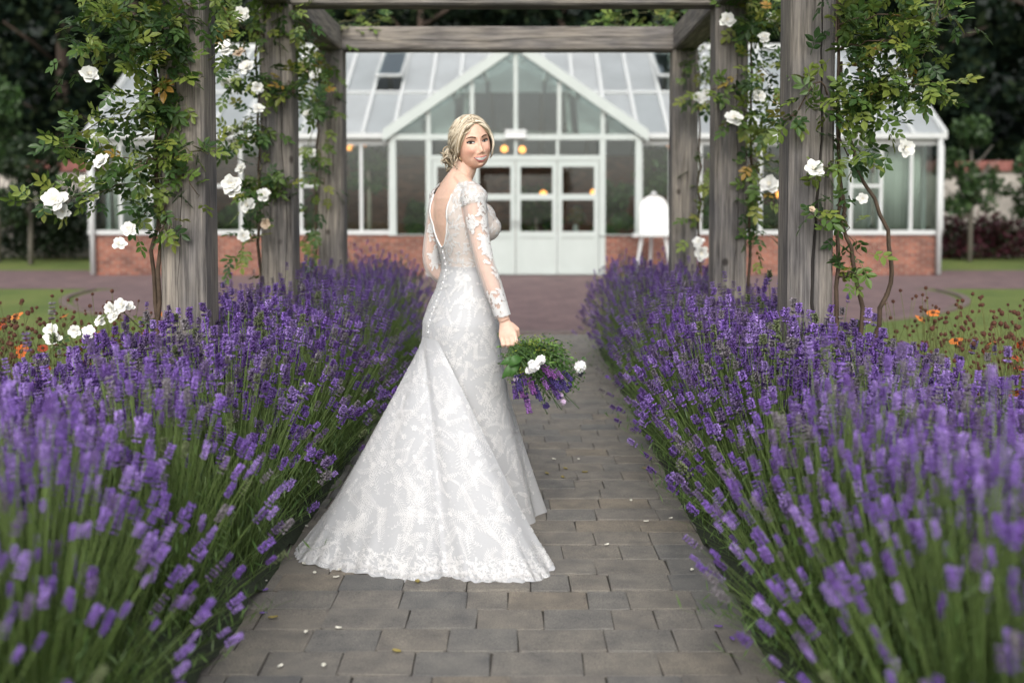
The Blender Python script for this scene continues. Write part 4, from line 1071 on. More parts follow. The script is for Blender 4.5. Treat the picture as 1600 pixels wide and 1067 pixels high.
HC = Vector((-.213, 4.372, 1.622)); HYAW = R(25)
body = MB()
body.rings([ring(z) for z in np.concatenate([np.linspace(.5, 1.39, 40), np.linspace(1.40, 1.50, 12)])])
nk0 = L3(0, -.03, 1.42)
body.tube([nk0, L3(0, -.02, 1.47), Vector((-.243, 4.388, 1.515)), HC+Vector((-.012, .012, -.03))], [.062, .054, .0495, .05], 20)
for s in (-1, 1):
    body.ball(L3(s*.062, .080, 1.264), (.057, .057, .056), 18, 12)
    body.ball(L3(s*.058, .054, 1.285), (.064, .06, .085), 18, 12)
    body.ball(L3(s*.148, -.026, 1.392), (.052, .052, .05), 16, 10)
    body.ball(L3(s*.072, -.066, 1.33), (.052, .048, .08), 14, 10)          # shoulder blades
    body.tube([L3(s*.03, -.035, 1.47), L3(s*.09, -.032, 1.436), L3(s*.145, -.028, 1.412)], [.034, .036, .036], 12)   # trapezius slope
    body.ball(L3(s*.07, -.055, .86), (.075, .075, .09), 16, 10)
    body.tube([L3(s*.085, 0, .6), L3(s*.08, .01, .35), L3(s*.075, 0, .12), L3(s*.075, .0, .06)], [.085, .055, .038, .036], 14)
    body.tube([L3(s*.075, -.05, .035), L3(s*.075, .03, .035), L3(s*.075, .13, .02)], [.03, .034, .018], 10)
ARM = {1: [L3(.150, -.032, 1.40), Vector((-.185, 4.238, 1.28)), Vector((-.156, 4.215, 1.137)), Vector((-.118, 4.205, 1.02)), Vector((-.0706, 4.2, .884))],
       -1: [L3(-.150, -.032, 1.40), L3(-.172, -.05, 1.26), L3(-.190, -.058, 1.10), L3(-.165, .02, 1.02), L3(-.135, .085, .965)]}
ARAD = [.046, .0405, .034, .0335, .0235]
def arm_line(s): return spline(ARM[s], 24), np.interp(np.linspace(0, 4, 24), range(5), ARAD)
def hand(W, Kc, u, curl, s):
    """palm, four curled fingers of unequal length and a thumb; u runs across the knuckles, curl is where fingertips fold to"""
    ax = (Kc-W).normalized(); u = (u-ax*u.dot(ax)).normalized(); nrm = curl.normalized()
    prof = [(0, .023, .018), (.25, .026, .017), (.55, .034, .0165), (.85, .039, .016), (1.0, .039, .0145), (1.12, .034, .009)]
    rg = []
    for f, hw, ht in prof:
        c = W+(Kc-W)*f+nrm*.003
        rg.append([c+u*(hw*math.cos(a))+nrm*(ht*math.sin(a)) for a in np.linspace(0, 2*PI, 21)[:-1]])
    body.rings(rg)
    for o, ln, rd in ((-.0290, .80, .0078), (-.0098, .95, .0086), (.0098, 1.0, .0088), (.0290, .92, .0086)):
        k = Kc+u*o; p1 = k+ax*.034*ln-nrm*.005; p2 = p1+ax*.010+nrm*.022*ln; p3 = p2-ax*.016*ln+nrm*.010
        body.tube([k-ax*.014+nrm*.002, k, k.lerp(p1, .5)-nrm*.003, p1, p1.lerp(p2, .5)+ax*.002, p2, p3], [rd, rd*1.08, rd*.98, rd*1.02, rd*.92, rd*.88, rd*.7], 10)
    t0 = W+(Kc-W)*.35+u*.022*s+nrm*.008; t1 = t0+u*.020*s+ax*.026+nrm*.012; t2 = t1+ax*.026-u*.004*s+nrm*.016; t3 = t2+ax*.012-u*.016*s+nrm*.010
    body.tube([t0-u*.012*s, t0, t1, t2, t3], [.014, .014, .0115, .010, .007], 10)
for s in (1, -1):
    P, Rd = arm_line(s); body.tube([Vector(p) for p in P], list(Rd), 18)
WR = ARM[1][4]; KC = at(794, 526, 4.185); HU = Vector((.97, -.12, -.16))
hand(WR, KC, HU, Vector((.02, 1, .0)), 1)
hand(ARM[-1][4], ARM[-1][4]+FW*.05+RT*.03+Vector((0, 0, -.03)), Vector((0, 0, 1)), RT, 1)
me = body.mesh('raw')
tmp = bpy.data.objects.new('raw', me); COL.objects.link(tmp)
md = tmp.modifiers.new('r', 'REMESH'); md.mode = 'VOXEL'; md.voxel_size = .0028
md = tmp.modifiers.new('s', 'SMOOTH'); md.factor = .5; md.iterations = 7
dg = bpy.context.evaluated_depsgraph_get(); dg.update()
bm_me = bpy.data.meshes.new_from_object(tmp.evaluated_get(dg))
bpy.data.objects.remove(tmp)
nv = len(bm_me.vertices); BV = np.empty(nv*3, np.float32); bm_me.vertices.foreach_get('co', BV); BV = BV.reshape(-1, 3).astype(float)
_m = BV[:, 2] < 1.03; _k = np.where(_m, 1-.07*sm(0, .06, 1.03-BV[:, 2]), 1)*np.where(BV[:, 2] < .5, .9, 1); _h = (np.hypot(BV[:, 0]-CB.x, BV[:, 1]-CB.y) < .215) & ~((BV[:, 0] > -.125) & (BV[:, 2] < 1.03) & (BV[:, 1] < 4.27)); _k = np.where(_h, _k, 1)
BV[:, 0] = CB.x+(BV[:, 0]-CB.x)*_k; BV[:, 1] = CB.y+(BV[:, 1]-CB.y)*_k
BN = np.empty(nv*3, np.float32); bm_me.vertices.foreach_get('normal', BN); BN = BN.reshape(-1, 3).astype(float)
BF = np.array([tuple(p.vertices) for p in bm_me.polygons if len(p.vertices) == 4])

# ---- head, sculpted as a displaced surface in its own frame (x to her right, y out of the face, z up)
ca, sa = math.cos(HYAW), math.sin(HYAW)
HM = Matrix(((-ca, sa, 0), (-sa, -ca, 0), (0, 0, 1))) @ Matrix.Rotation(R(10), 3, 'Y') @ Matrix.Rotation(R(1), 3, 'X')
HMn = np.array(HM)
def to_world(P): return np.asarray(P) @ HMn.T + np.array(HC)
def shape_head(d):
    a = .0755; b = np.where(d[:, 1] > 0, .089, .097); c = np.where(d[:, 2] > 0, .104, .108)
    P = d*np.stack([np.full(len(d), a), b, c], 1)
    t = np.clip(-P[:, 2]/.108, 0, .985)
    g = (1-t**3.4)**(1/3.4)/np.sqrt(1-t**2)
    wx = 1-.05*t-.31*t**2.2
    front = P[:, 1] > 0
    P[:, 0] *= g*wx
    P[:, 1] *= np.where(front, g*(1-.05*t), 1)
    back = (~front) & (P[:, 2] < -.02)
    P[:, 1] *= np.where(back, 1-.75*sm(.02, .10, -P[:, 2]), 1)
    up = np.clip(P[:, 2]/.104, 0, .98); P[:, 1] *= np.where(front, (1-up**2.6)**(1/2.6)/np.sqrt(1-up**2), 1)
    x, z = P[:, 0].copy(), P[:, 2].copy(); w_ = sm(.0, .035, P[:, 1])
    def G(x0, z0, sx_, sz_): return np.exp(-((x-x0)/sx_)**2-((z-z0)/sz_)**2)
    dy = .006*G(0, -.004, .0075, .018)+.0140*G(0, -.035, .0080, .0135)+.0055*G(0, -.041, .0085, .0065)
    for s in (-1, 1):
        dy += .0065*G(s*.0125, -.0455, .006, .006)-.0115*G(s*.031, .001, .0155, .010)-.005*G(s*.013, .002, .006, .012)+.004*G(s*.03, .0205, .02, .007)
        dy += .0085*G(s*.042, -.033, .016, .0155)-.004*G(s*.037, -.061, .006, .008)-.003*G(s*.029, -.050, .005, .010)
    dy += .005*G(0, -.066, .024, .013)+.009*G(0, -.099, .014, .011)-.004*G(0, -.0865, .014, .004)
    P[:, 1] += dy*w_
    return P
nu_, nv_ = 170, 130
d = []
for j in range(nv_+1):
    th = PI*j/nv_
    for i in range(nu_):
        an = 2*PI*i/nu_; d.append((math.sin(th)*math.sin(an), math.sin(th)*math.cos(an), math.cos(th)))
HP = shape_head(np.array(d))
HF = np.array([(j*nu_+i, j*nu_+(i+1) % nu_, (j+1)*nu_+(i+1) % nu_, (j+1)*nu_+i) for j in range(nv_) for i in range(nu_)])
hbvh = BVHTree.FromPolygons([tuple(p) for p in HP], [tuple(f) for f in HF])
def face_y(x, z):
    h = hbvh.ray_cast(Vector((x, .3, z)), Vector((0, -1, 0))); return h[0].y if h[0] else .06
# ears
ear = MB(); 
for s in (-1, 1):
    ear.ball((s*.071, -.008, -.012), (.009, .017, .030), 12, 9); ear.tube([(s*.077, .004+.0*q, -.03+.005*q) for q in range(2)], .004, 6)
EV_ = np.array(ear.v); EF_ = [f for f in ear.f if len(f) == 4]
SK = np.array((.73, .45, .335)); SKB = np.array((.70, .47, .365))
colB = np.repeat(SKB[None], nv, 0)
bl = np.exp(-((np.abs(HP[:, 0])-.042)/.02)**2-((HP[:, 2]+.034)/.017)**2)*(HP[:, 1] > 0)
colH = SK[None]*(1-.45*bl[:, None])+np.array((.62, .25, .19))[None]*.45*bl[:, None]
allV = np.concatenate([BV, to_world(HP), to_world(EV_)]); allF = np.concatenate([BF, HF+nv, np.array(EF_)+nv+len(HP)])
colA = np.concatenate([colB, colH, np.repeat(SK[None], len(EV_), 0)])
def skin_mat():
    m, t, b = newmat('skin'); a = N(t, 'ShaderNodeAttribute'); a.attribute_name = 'col'
    n = noise(t, worldpos(t), 90, 3); c = mix(t, 1, a.outputs['Color'], ramp(t, n, [(.3, (.93, .92, .92)), (.7, (1.05, 1.05, 1.05))]), 'MULTIPLY')
    t.links.new(c, b.inputs['Base Color']); b.inputs['Roughness'].default_value = .46; b.inputs['Specular IOR Level'].default_value = .4
    b.inputs['Subsurface Weight'].default_value = .12; b.inputs['Subsurface Radius'].default_value = (.012, .005, .003); b.inputs['Subsurface Scale'].default_value = .6
    return m
person = link('person', mesh_np('person', allV, allF, colA, True), None, skin_mat())
tag(person, 'blonde bride in a white lace gown turning to smile over her shoulder, holding flowers', 'person')

def patch(name, xs_, lo, hi, off, mat, rows=4):
    """small curved piece lying on the face between two curves"""
    V, F = [], []
    n = len(xs_)
    for j in range(rows+1):
        v = j/rows
        for i, x in enumerate(xs_):
            z = lo(x)*(1-v)+hi(x)*v; V.append((x, face_y(x, z)+off(i/(n-1), v), z))
    for j in range(rows):
        for i in range(n-1): F.append((j*n+i, j*n+i+1, (j+1)*n+i+1, (j+1)*n+i))
    return link(name, mesh_np(name, to_world(V), np.array(F), None, True), person, mat)
white_eye = simple('eye white', (.52, .50, .48), .25, .02); iris = simple('dark iris', (.035, .03, .028), .1, .1); lash = simple('dark lashes', (.012, .009, .008), .7, .1)
browm = simple('brown eyebrow', (.085, .045, .025), .8, .2, 200); lipm = simple('rose lips', (.52, .155, .145), .35, .06, 200); toothm = simple('teeth', (.80, .78, .74), .25, .03); mouthm = simple('mouth', (.08, .02, .02), .6)
for s in (-1, 1):
    cx = s*.0315; hw = .0145
    xs_ = np.linspace(cx-hw, cx+hw, 13)
    U = lambda x: max(0, 1-((x-cx)/hw)**2)
    tilt = lambda x: s*(x-cx)*.10
    up = lambda x: .0005+.0044*U(x)**.7+tilt(x); lo = lambda x: -.0003-.0026*U(x)**.8+tilt(x)
    bul = lambda u, v: .0004+.0028*math.sin(PI*u)*math.sin(PI*v)
    patch('eye', xs_, lo, up, bul, white_eye)
    ix = cx+.0012; ir = .0062
    xi = np.linspace(ix-ir, ix+ir, 9); C_ = lambda x: math.sqrt(max(0, ir*ir-(x-ix)**2))
    patch('iris', xi, lambda x: max(lo(x), .0006-C_(x)), lambda x: min(up(x), .0006+C_(x)), lambda u, v: .0022+.0016*math.sin(PI*u)*math.sin(PI*v), iris)
    xl_ = np.linspace(cx-hw-.002*(s < 0)-.001, cx+hw+.002*(s > 0)+.001, 13)
    patch('eyelash', xl_, lambda x: up(x)-.0006, lambda x: up(x)+.0036+.0022*max(0, s*(x-cx)/hw), lambda u, v: .0016+.002*math.sin(PI*u), lash, 2)
    patch('lower_lash', xs_, lambda x: lo(x)-.0009, lambda x: lo(x)+.0003, lambda u, v: .0012, lash, 1)
    bx = np.linspace(.0135, .0495, 12)*s
    bz = lambda x: .0165+.0075*math.sin(PI*min(1, max(0, (abs(x)-.010)/.050)))
    th_ = lambda x: .0034-.0022*max(0, (abs(x)-.034)/.016)
    patch('eyebrow', bx if s > 0 else bx[::-1], lambda x: bz(x)-th_(x), lambda x: bz(x)+th_(x), lambda u, v: .0012+.0008*math.sin(PI*v), browm, 2)
    patch('nostril', np.linspace(s*.0065-.0022, s*.0065+.0022, 5), lambda x: -.0520, lambda x: -.0506, lambda u, v: .0006, mouthm, 1)
MWH = .0315
zu = lambda x: -.0655+.0050*(x/MWH)**2; zl_ = lambda x: -.0790+.0185*(x/MWH)**2
q2 = lambda x: max(0, 1-(x/MWH)**2)
xs_ = np.linspace(-MWH, MWH, 21)
patch('mouth', xs_, zl_, zu, lambda u, v: .0006, mouthm, 3)
patch('teeth', np.linspace(-.0262, .0262, 19), lambda x: zl_(x)+.0016, lambda x: zu(x)-.0003, lambda u, v: .0016+.0012*math.sin(PI*u), toothm, 3)
patch('upper_lip', xs_, zu, lambda x: zu(x)+.0008+.0042*q2(x)**.8-.0012*math.exp(-(x/.004)**2), lambda u, v: .0012+.0022*math.sin(PI*min(1, v+.15))*math.sin(PI*u), lipm, 3)
patch('lower_lip', xs_, lambda x: zl_(x)-.0008-.0050*q2(x), zl_, lambda u, v: .0012+.0034*math.sin(PI*v)*math.sin(PI*u), lipm, 4)

# ---- hair
hair_m, t_, b_ = newmat('blonde hair'); a_ = N(t_, 'ShaderNodeAttribute'); a_.attribute_name = 'col'
t_.links.new(a_.outputs['Color'], b_.inputs['Base Color']); b_.inputs['Roughness'].default_value = .42; b_.inputs['Specular IOR Level'].default_value = .45
def hsurf(d, k=1.0):
    a, b, c = .0755+.013, (.089+.008 if d[1] > 0 else .097+.016), (.104+.014 if d[2] > 0 else .116-.01)
    return np.array(d)/math.sqrt((d[0]/a)**2+(d[1]/b)**2+(d[2]/c)**2)*k
def dirv(phi, el): phi, el = R(phi), R(el); return np.array((math.sin(phi)*math.cos(el), math.cos(phi)*math.cos(el), math.sin(el)))
HL = np.array([(0, 46), (20, 38), (36, 22), (52, -2), (66, -24), (85, -36), (110, -40), (180, -44)])
hv, hf = [], []; keep = {}
for j in range(61):
    for i in range(100):
        ph = -180+360*i/100; el = 90-140*j/60
        hl = float(np.interp(abs(ph), HL[:, 0], HL[:, 1]))
        el2 = max(el, hl); hv.append(hsurf(dirv(ph, el2), .965))
hf = [(j*100+i, j*100+(i+1) % 100, (j+1)*100+(i+1) % 100, (j+1)*100+i) for j in range(60) for i in range(100)]
hv = np.array(hv); SV, SF, SCc = [hv], [np.array(hf)], [np.repeat(np.array([(.40, .325, .22)]), len(hv), 0)]; hoff = len(hv)
def lock(pts, r0, r1, col, n=5):
    global hoff
    pts = np.array(pts); m = len(pts)
    mb = MB().tube([tuple(p) for p in pts], list(np.interp(np.linspace(0, 1, m), [0, .12, .6, 1], [r0*.55, r0, r0*.9, r1])), n, False)
    V = np.array(mb.v); SV.append(V); SF.append(np.array(mb.f)+hoff); hoff += len(V)
    cc = np.repeat(np.array(col)[None], len(V), 0); rows = np.repeat(np.linspace(0, 1, m), n)[:, None]
    SCc.append(cc*(1.10-.25*rows))
HCOL = [(.60, .52, .40), (.51, .43, .31), (.72, .65, .53), (.38, .30, .20), (.65, .57, .44), (.22, .17, .11)]
hr = random.Random(5)
BUN = np.array((.050, -.112, -.050))
def hcol(): 
    c = hr.choice(HCOL); f = hr.uniform(.85, 1.1); return tuple(min(.85, q*f) for q in c)
def on_head(ctrl, k0, k1, n=16, wav=.002, fr=3):
    D = spline(ctrl, n); ph = hr.uniform(0, 6); o = []
    for i, dd in enumerate(D):
        f = i/(n-1); p = hsurf(dd/np.linalg.norm(dd), k0+(k1-k0)*f)
        o.append(p+np.array((math.sin(ph+f*fr*2*PI), math.sin(ph*2+f*fr*5.5), math.cos(ph+f*fr*6))) * wav)
    return o
for i in range(620):                                     # swept back over both sides into the knot
    s = 1 if hr.random() < .62 else -1
    e0 = hr.uniform(48, 128); d0 = dirv(-3+s*hr.uniform(0, 5), e0) if e0 <= 90 else dirv(180+s*3, 180-e0)
    fr_ = (e0-48)/80
    d1 = dirv(s*(38+62*fr_+hr.gauss(0, 5)), 38+10*fr_+hr.gauss(0, 5)); d2 = dirv(s*(82+45*fr_+hr.gauss(0, 6)), 8+12*fr_+hr.gauss(0, 7))
    d3 = dirv(150+hr.gauss(0, 8) if s > 0 else 195+hr.gauss(0, 8), -18+hr.gauss(0, 8))
    if s < 0: d2 = dirv(-(95+40*fr_), 5+10*fr_)
    pts = on_head([d0, d1, d2, d3], 1.0+hr.uniform(-.012, .03), 1.02+hr.uniform(-.01, .05), 16, .0022)
    lock(pts, hr.uniform(.0015, .0036), .0010, hcol(), 4)
for i in range(70):                                      # twisted knot low at the back
    ax = Vector((hr.gauss(0, 1), hr.gauss(0, 1), hr.gauss(0, .6))).normalized(); u = ax.orthogonal().normalized(); v = ax.cross(u)
    rad = hr.uniform(.020, .044); a0 = hr.uniform(0, 6); sw = hr.uniform(2.2, 4.8)
    off = Vector((hr.gauss(0, .010), hr.gauss(0, .008), hr.gauss(0, .014)))
    pts = [np.array(Vector(BUN)+off+(u*math.cos(a0+sw*k/13)+v*math.sin(a0+sw*k/13))*rad*(1+.1*math.sin(k))) for k in range(14)]
    lock(pts, hr.uniform(.0028, .0055), .0015, hcol())
for i in range(44):                                      # soft wave that frames her right cheek (left in the picture)
    j = hr.gauss(0, 1)
    pts = on_head([dirv(1, 50+j), dirv(30+j, 41+j*1.5), dirv(50+j*2, 18+j*2), dirv(62+j*2, -6+j*2), dirv(74+j*3, -22+j*2), dirv(98+j*3, -30+j*3)], 1.03+.02*hr.random(), 1.09, 18, .002, 2)
    lock(pts, hr.uniform(.0018, .0036), .0010, hcol())
for i in range(18):                                      # and the left side
    j = hr.gauss(0, 1)
    pts = on_head([dirv(-3, 50+j), dirv(-29+j, 41+j), dirv(-51+j*1.5, 16+j*2), dirv(-58+j*2, -10+j*2), dirv(-60+j*2, -30+j*2), dirv(-66+j*3, -44+j*3)], 1.03+.02*hr.random(), 1.03, 16, .002, 2)
    lock(pts, hr.uniform(.0025, .0045), .0010, hcol())
for i in range(16):                                      # loose tendrils at ear and nape
    x0 = dirv(hr.uniform(72, 150), hr.uniform(-25, -5)); p0 = hsurf(x0, 1.05); ln = hr.uniform(.05, .10); ph = hr.uniform(0, 6)
    pts = [p0+np.array((.010*math.sin(ph+k*.7), .008*math.cos(ph+k*.6)+.002*k*hr.choice((0, 1)), -ln*k/12)) for k in range(13)]
    lock(pts, .0018, .0006, hcol(), 4)
for i in range(120):                                      # flyaways
    d0 = dirv(hr.uniform(75, 235), hr.uniform(10, 80)); d1 = d0+np.array((hr.gauss(0, .25), hr.gauss(-.15, .25), hr.gauss(-.1, .25)))
    d2 = d1+np.array((hr.gauss(0, .2), hr.gauss(-.15, .2), hr.gauss(-.1, .2)))
    lock(on_head([d0, d1, d2], 1.03, 1.03+hr.uniform(.02, .10), 9, .001), .0009, .0004, hcol(), 3)
hair = link('hair', mesh_np('hair', to_world(np.concatenate(SV)), np.concatenate(SF), np.clip(np.concatenate(SCc), 0, .9), True), person, hair_m)
goldm = simple('pale gold', (.75, .6, .4), .25, .05, 5, 0, 1)
MB().tube([Vector(p) for p in to_world([(.066+.004*math.sin(k), .012, -.045-.006*k) for k in range(6)])], [.0015, .002, .0025, .003, .0025, .001], 6).build('earring', goldm, person, True)

# ---- gown
def satin(name, c, lo=.9):
    m, t, b = newmat(name)
    n = noise(t, worldpos(t), 420, 2); c2 = ramp(t, n, [(.3, tuple(q*lo for q in c)), (.7, c)])
    t.links.new(c2, b.inputs['Base Color']); b.inputs['Roughness'].default_value = .55; b.inputs['Specular IOR Level'].default_value = .3
    b.inputs['Sheen Weight'].default_value = .25; bump(t, b, n, .15, .001)
    return m
M['gown'] = satin('white tulle over satin', (.485, .495, .51))
M['lace'] = satin('white lace thread', (.755, .755, .755), .95)
M['bodice'] = satin('ivory mesh bodice', (.60, .54, .50))
def sheer():
    m, t, b = newmat('sheer tulle'); b.inputs['Base Color'].default_value = (.80, .76, .74, 1); b.inputs['Roughness'].default_value = .8
    tr = N(t, 'ShaderNodeBsdfTransparent'); ms = N(t, 'ShaderNodeMixShader')
    lw = N(t, 'ShaderNodeLayerWeight'); lw.inputs[0].default_value = .35
    r_ = N(t, 'ShaderNodeMapRange'); t.links.new(lw.outputs['Facing'], r_.inputs[0]); r_.inputs[3].default_value = .22; r_.inputs[4].default_value = .75
    t.links.new(r_.outputs[0], ms.inputs[0]); t.links.new(tr.outputs[0], ms.inputs[1]); t.links.new(b.outputs[0], ms.inputs[2]); t.links.new(ms.outputs[0], t.nodes['Material Output'].inputs[0])
    return m
M['tulle'] = sheer()
# skirt: fitted over the hips, opening towards the hem
NS, NR = 120, 110
rg = []
HEM_C = Vector((-.205, 4.41, 0))
for j in range(NR+1):
    f = j/NR; z = 1.10-(1.10-.012)*f
    w_ = max(0, (.80-z)/.788); w_ = w_**1.12 if z < .8 else 0
    base = ring(max(z, .55), .007, NS)
    o = []
    for k in range(NS):
        t = 2*PI*k/NS; c_, s_ = math.cos(t), math.sin(t)
        fold = (1+w_*(.045*math.sin(7*t+.6)+.03*math.sin(12*t+1.1)))
        hm = HEM_C+RT*(.255*s_*fold)-FW*(.315*c_*fold)
        p = Vector(base[k]).lerp(Vector((hm.x, hm.y, z)), w_) ; p.z = z; o.append(p)
    rg.append(o)
gown_mb = MB().rings(rg, False)
gown = link('wedding_gown', gown_mb.mesh('wedding_gown', True, False), person, M['gown'])
# train: panel gathered at the back of the hips and spread over the path
hem = [(.118, 3.815), (.075, 3.70), (0, 3.665), (-.11, 3.650), (-.20, 3.650), (-.275, 3.70), (-.36, 3.672), (-.50, 3.712), (-.62, 3.76), (-.73, 3.82), (-.835, 3.875), (-.888, 3.95), (-.875, 4.06), (-.80, 4.18), (-.70, 4.32), (-.56, 4.48), (-.44, 4.62)]
NT, NVv = 260, 150
hem = [(x*(.99 if y < 4.1 else 1), y*(.984 if y < 4.1 else 1)) for x, y in hem]
Hc_ = spline(hem, NT)
tv = np.zeros((NVv+1, NT, 3))
for i in range(NT):
    t = i/(NT-1); ps = R(22-130*t); a, b, f = torso(.79)
    A = np.array(L3((a+.010)*math.sin(ps), f-(b+.012)*math.cos(ps), .79))
    sc_ = .016*abs(math.sin(2*PI*t*17))                 # scalloped edge
    Hh = np.array((Hc_[i][0], Hc_[i][1], 0.)); dirh = Hh[:2]-A[:2]; dirh /= np.linalg.norm(dirh)
    tang = np.array((-dirh[1], dirh[0]))
    for j in range(NVv+1):
        v = j/NVv; w_ = v**.96
        z = .79*(1-v)**1.13+.008
        P = A*(1-w_)+Hh*w_
        am = v**1.2*(1-.25*v)
        fo = am*(.030*math.sin(2*PI*(2.3*t+.10))+.015*math.sin(2*PI*(4.6*t+.35)+1.5*v)+.004*math.sin(2*PI*(9.3*t)+2*v))
        P[:2] += dirh*fo*(1-v**3*.6)
        rip = sm(.72, 1, v)*(.012+.012*math.sin(2*PI*(8.5*t+.2))+.006*math.sin(2*PI*21*t+1))
        edge = math.exp(-t/.02)
        P[2] = z+max(0, rip)*(1-v**8*.55)+.02*math.sin(PI*v)*math.exp(-((t-.42)/.16)**2)
        P[:2] += dirh*sc_*sm(.94, 1, v)
        tv[j, i] = P
TVv = tv.reshape(-1, 3); TFf = np.array([(j*NT+i, j*NT+i+1, (j+1)*NT+i+1, (j+1)*NT+i) for j in range(NVv) for i in range(NT-1)])
train = link('train', mesh_np('train', TVv, TFf, None, True), gown, M['gown'])
# bodice and sleeves follow the body's own surface
def seg_dist(P, A, B):
    d = B-A; t = np.clip(((P-A)@d)/(d@d), 0, 1); return np.linalg.norm(P-(A+t[:, None]*d), axis=1), t
def arm_param(s):
    P, Rd = arm_line(s); best = np.full(nv, 9.); tt = np.zeros(nv)
    for i in range(23):
        dd, t = seg_dist(BV, P[i], P[i+1]); dd = dd/np.interp(i+t, range(24), Rd); m_ = dd < best
        best[m_] = dd[m_]; tt[m_] = (i+t[m_])/23
    return best, tt
rel = BV-np.array(CB); rr_ = rel@np.array(RT); ff_ = rel@np.array(FW); zz_ = BV[:, 2]
armv = np.zeros(nv, bool); AP_ = {}
for s in (1, -1):
    bst, tt = arm_param(s); AP_[s] = (bst, tt)
    armv |= (bst < 1.22) & (tt > .10) & (s*rr_ > .10 if s > 0 else np.ones(nv, bool))
wopen = np.interp(zz_, [1.175, 1.20, 1.24, 1.30, 1.40, 1.50], [0, .03, .055, .075, .088, .088])
backopen = (ff_ < -.012) & (np.abs(rr_) < wopen)
frontopen = (ff_ >= -.012) & (np.abs(rr_) < np.interp(zz_, [1.30, 1.36, 1.44], [0, .07, .085])) & (zz_ > 1.30)
bod = (zz_ > 1.02) & (zz_ < 1.455) & ~armv & ~backopen & ~frontopen & (np.hypot(rr_, ff_+.02) < .22) & (np.abs(rr_) < .20)
neckcut = (zz_ > 1.40) & (np.abs(rr_) < .075)
bod &= ~neckcut
def skin_part(name, mask, off, mat, parent, lump=0):
    keepf = mask[BF].all(axis=1); F = BF[keepf]; ids = np.unique(F); mp = np.full(nv, -1); mp[ids] = np.arange(len(ids))
    V = BV[ids]+BN[ids]*off
    o = link(name, mesh_np(name, V, mp[F], None, True), parent, mat); return o, V, mp[F]
bo, bV, bF = skin_part('bodice', bod, .0042, M['bodice'], gown)
sleeves = {}
for s in (1, -1):
    bst, tt = AP_[s]; mk = (bst < 1.5) & (tt > .0) & (tt < .955) & (s*rr_ > .085 if True else 1) & (zz_ < 1.47)
    if s > 0: mk &= BV[:, 2] > .862
    mk &= (armv | (np.abs(rr_) > .125))
    sleeves[s] = skin_part('sleeve', mk, .0062, M['tulle'], gown)

# lace: sprays of tiny raised leaves laid on the cloth
class Lace:
    def __init__(s, V, F):
        s.bvh = BVHTree.FromPolygons([tuple(p) for p in V], [tuple(int(q) for q in f) for f in F]); s.v = []; s.f = []
    def snap(s, p, off):
        h = s.bvh.find_nearest(p)
        if h[0] is None: return None
        n = h[1]; 
        if n.dot(s.out(h[0])) < 0: n = -n
        return h[0]+n*off
    def out(s, p): return Vector((p.x-CB.x, p.y-CB.y, .25)) if s.mode == 'body' else s.outdir
    mode = 'body'; outdir = Vector((0, -1, .4))
    def quad(s, ps, off):
        q = [s.snap(p, o) for p, o in zip(ps, off)]
        if any(x is None for x in q): return
        if (q[0]-q[2]).length > 1.5*(ps[0]-ps[2]).length+.002 or (q[1]-q[3]).length > 1.5*(ps[1]-ps[3]).length+.002: return
        if max((a-b).length for a, b in zip(q, ps)) > .02: return
        n = len(s.v); s.v += [tuple(x) for x in q]; s.f.append((n, n+1, n+2, n+3))
    def spray(s, p, T, Bn, L, lw, nl, curl, size):
        """feather-like spray: curved stem with leaflets both sides"""
        pos = Vector(p); an = 0; st = L/nl
        for i in range(nl):
            f = i/nl; an += curl/nl; t = T*math.cos(an)+Bn*math.sin(an); nn = Bn*math.cos(an)-T*math.sin(an)
            p2 = pos+t*st
            s.quad([pos-nn*.0008, pos+nn*.0008, p2+nn*.0008, p2-nn*.0008], [.0012]*4)
            ll = lw*math.sin(PI*(.12+.82*f))*random.uniform(.75, 1.15)
            for sg in (-1, 1):
                d = (t*.75+nn*sg*.8).normalized(); w_ = d.cross(t.cross(nn)).normalized()*size
                s.quad([pos, pos+d*ll*.5+w_, pos+d*ll, pos+d*ll*.5-w_], [.0010, .0026, .0014, .0026])
            pos = p2
    def flower(s, p, T, Bn, r, n=6):
        for k in range(n):
            a = 2*PI*k/n; d = T*math.cos(a)+Bn*math.sin(a); w_ = (Bn*math.cos(a)-T*math.sin(a))*r*.32
            s.quad([p+d*r*.15, p+d*r*.7+w_, p+d*r*1.1, p+d*r*.7-w_], [.001, .003, .0015, .003])
    def build(s, name, parent):
        o = link(name, mesh_np(name, np.array(s.v), np.array(s.f)), parent, M['lace']); return tag(o, kind='stuff')
def basis(n):
    n = n.normalized(); B_ = Vector((0, 0, 1)).cross(n)
    B_ = B_.normalized() if B_.length > .05 else Vector((1, 0, 0)); return -(n.cross(B_)).normalized(), B_   # down, sideways
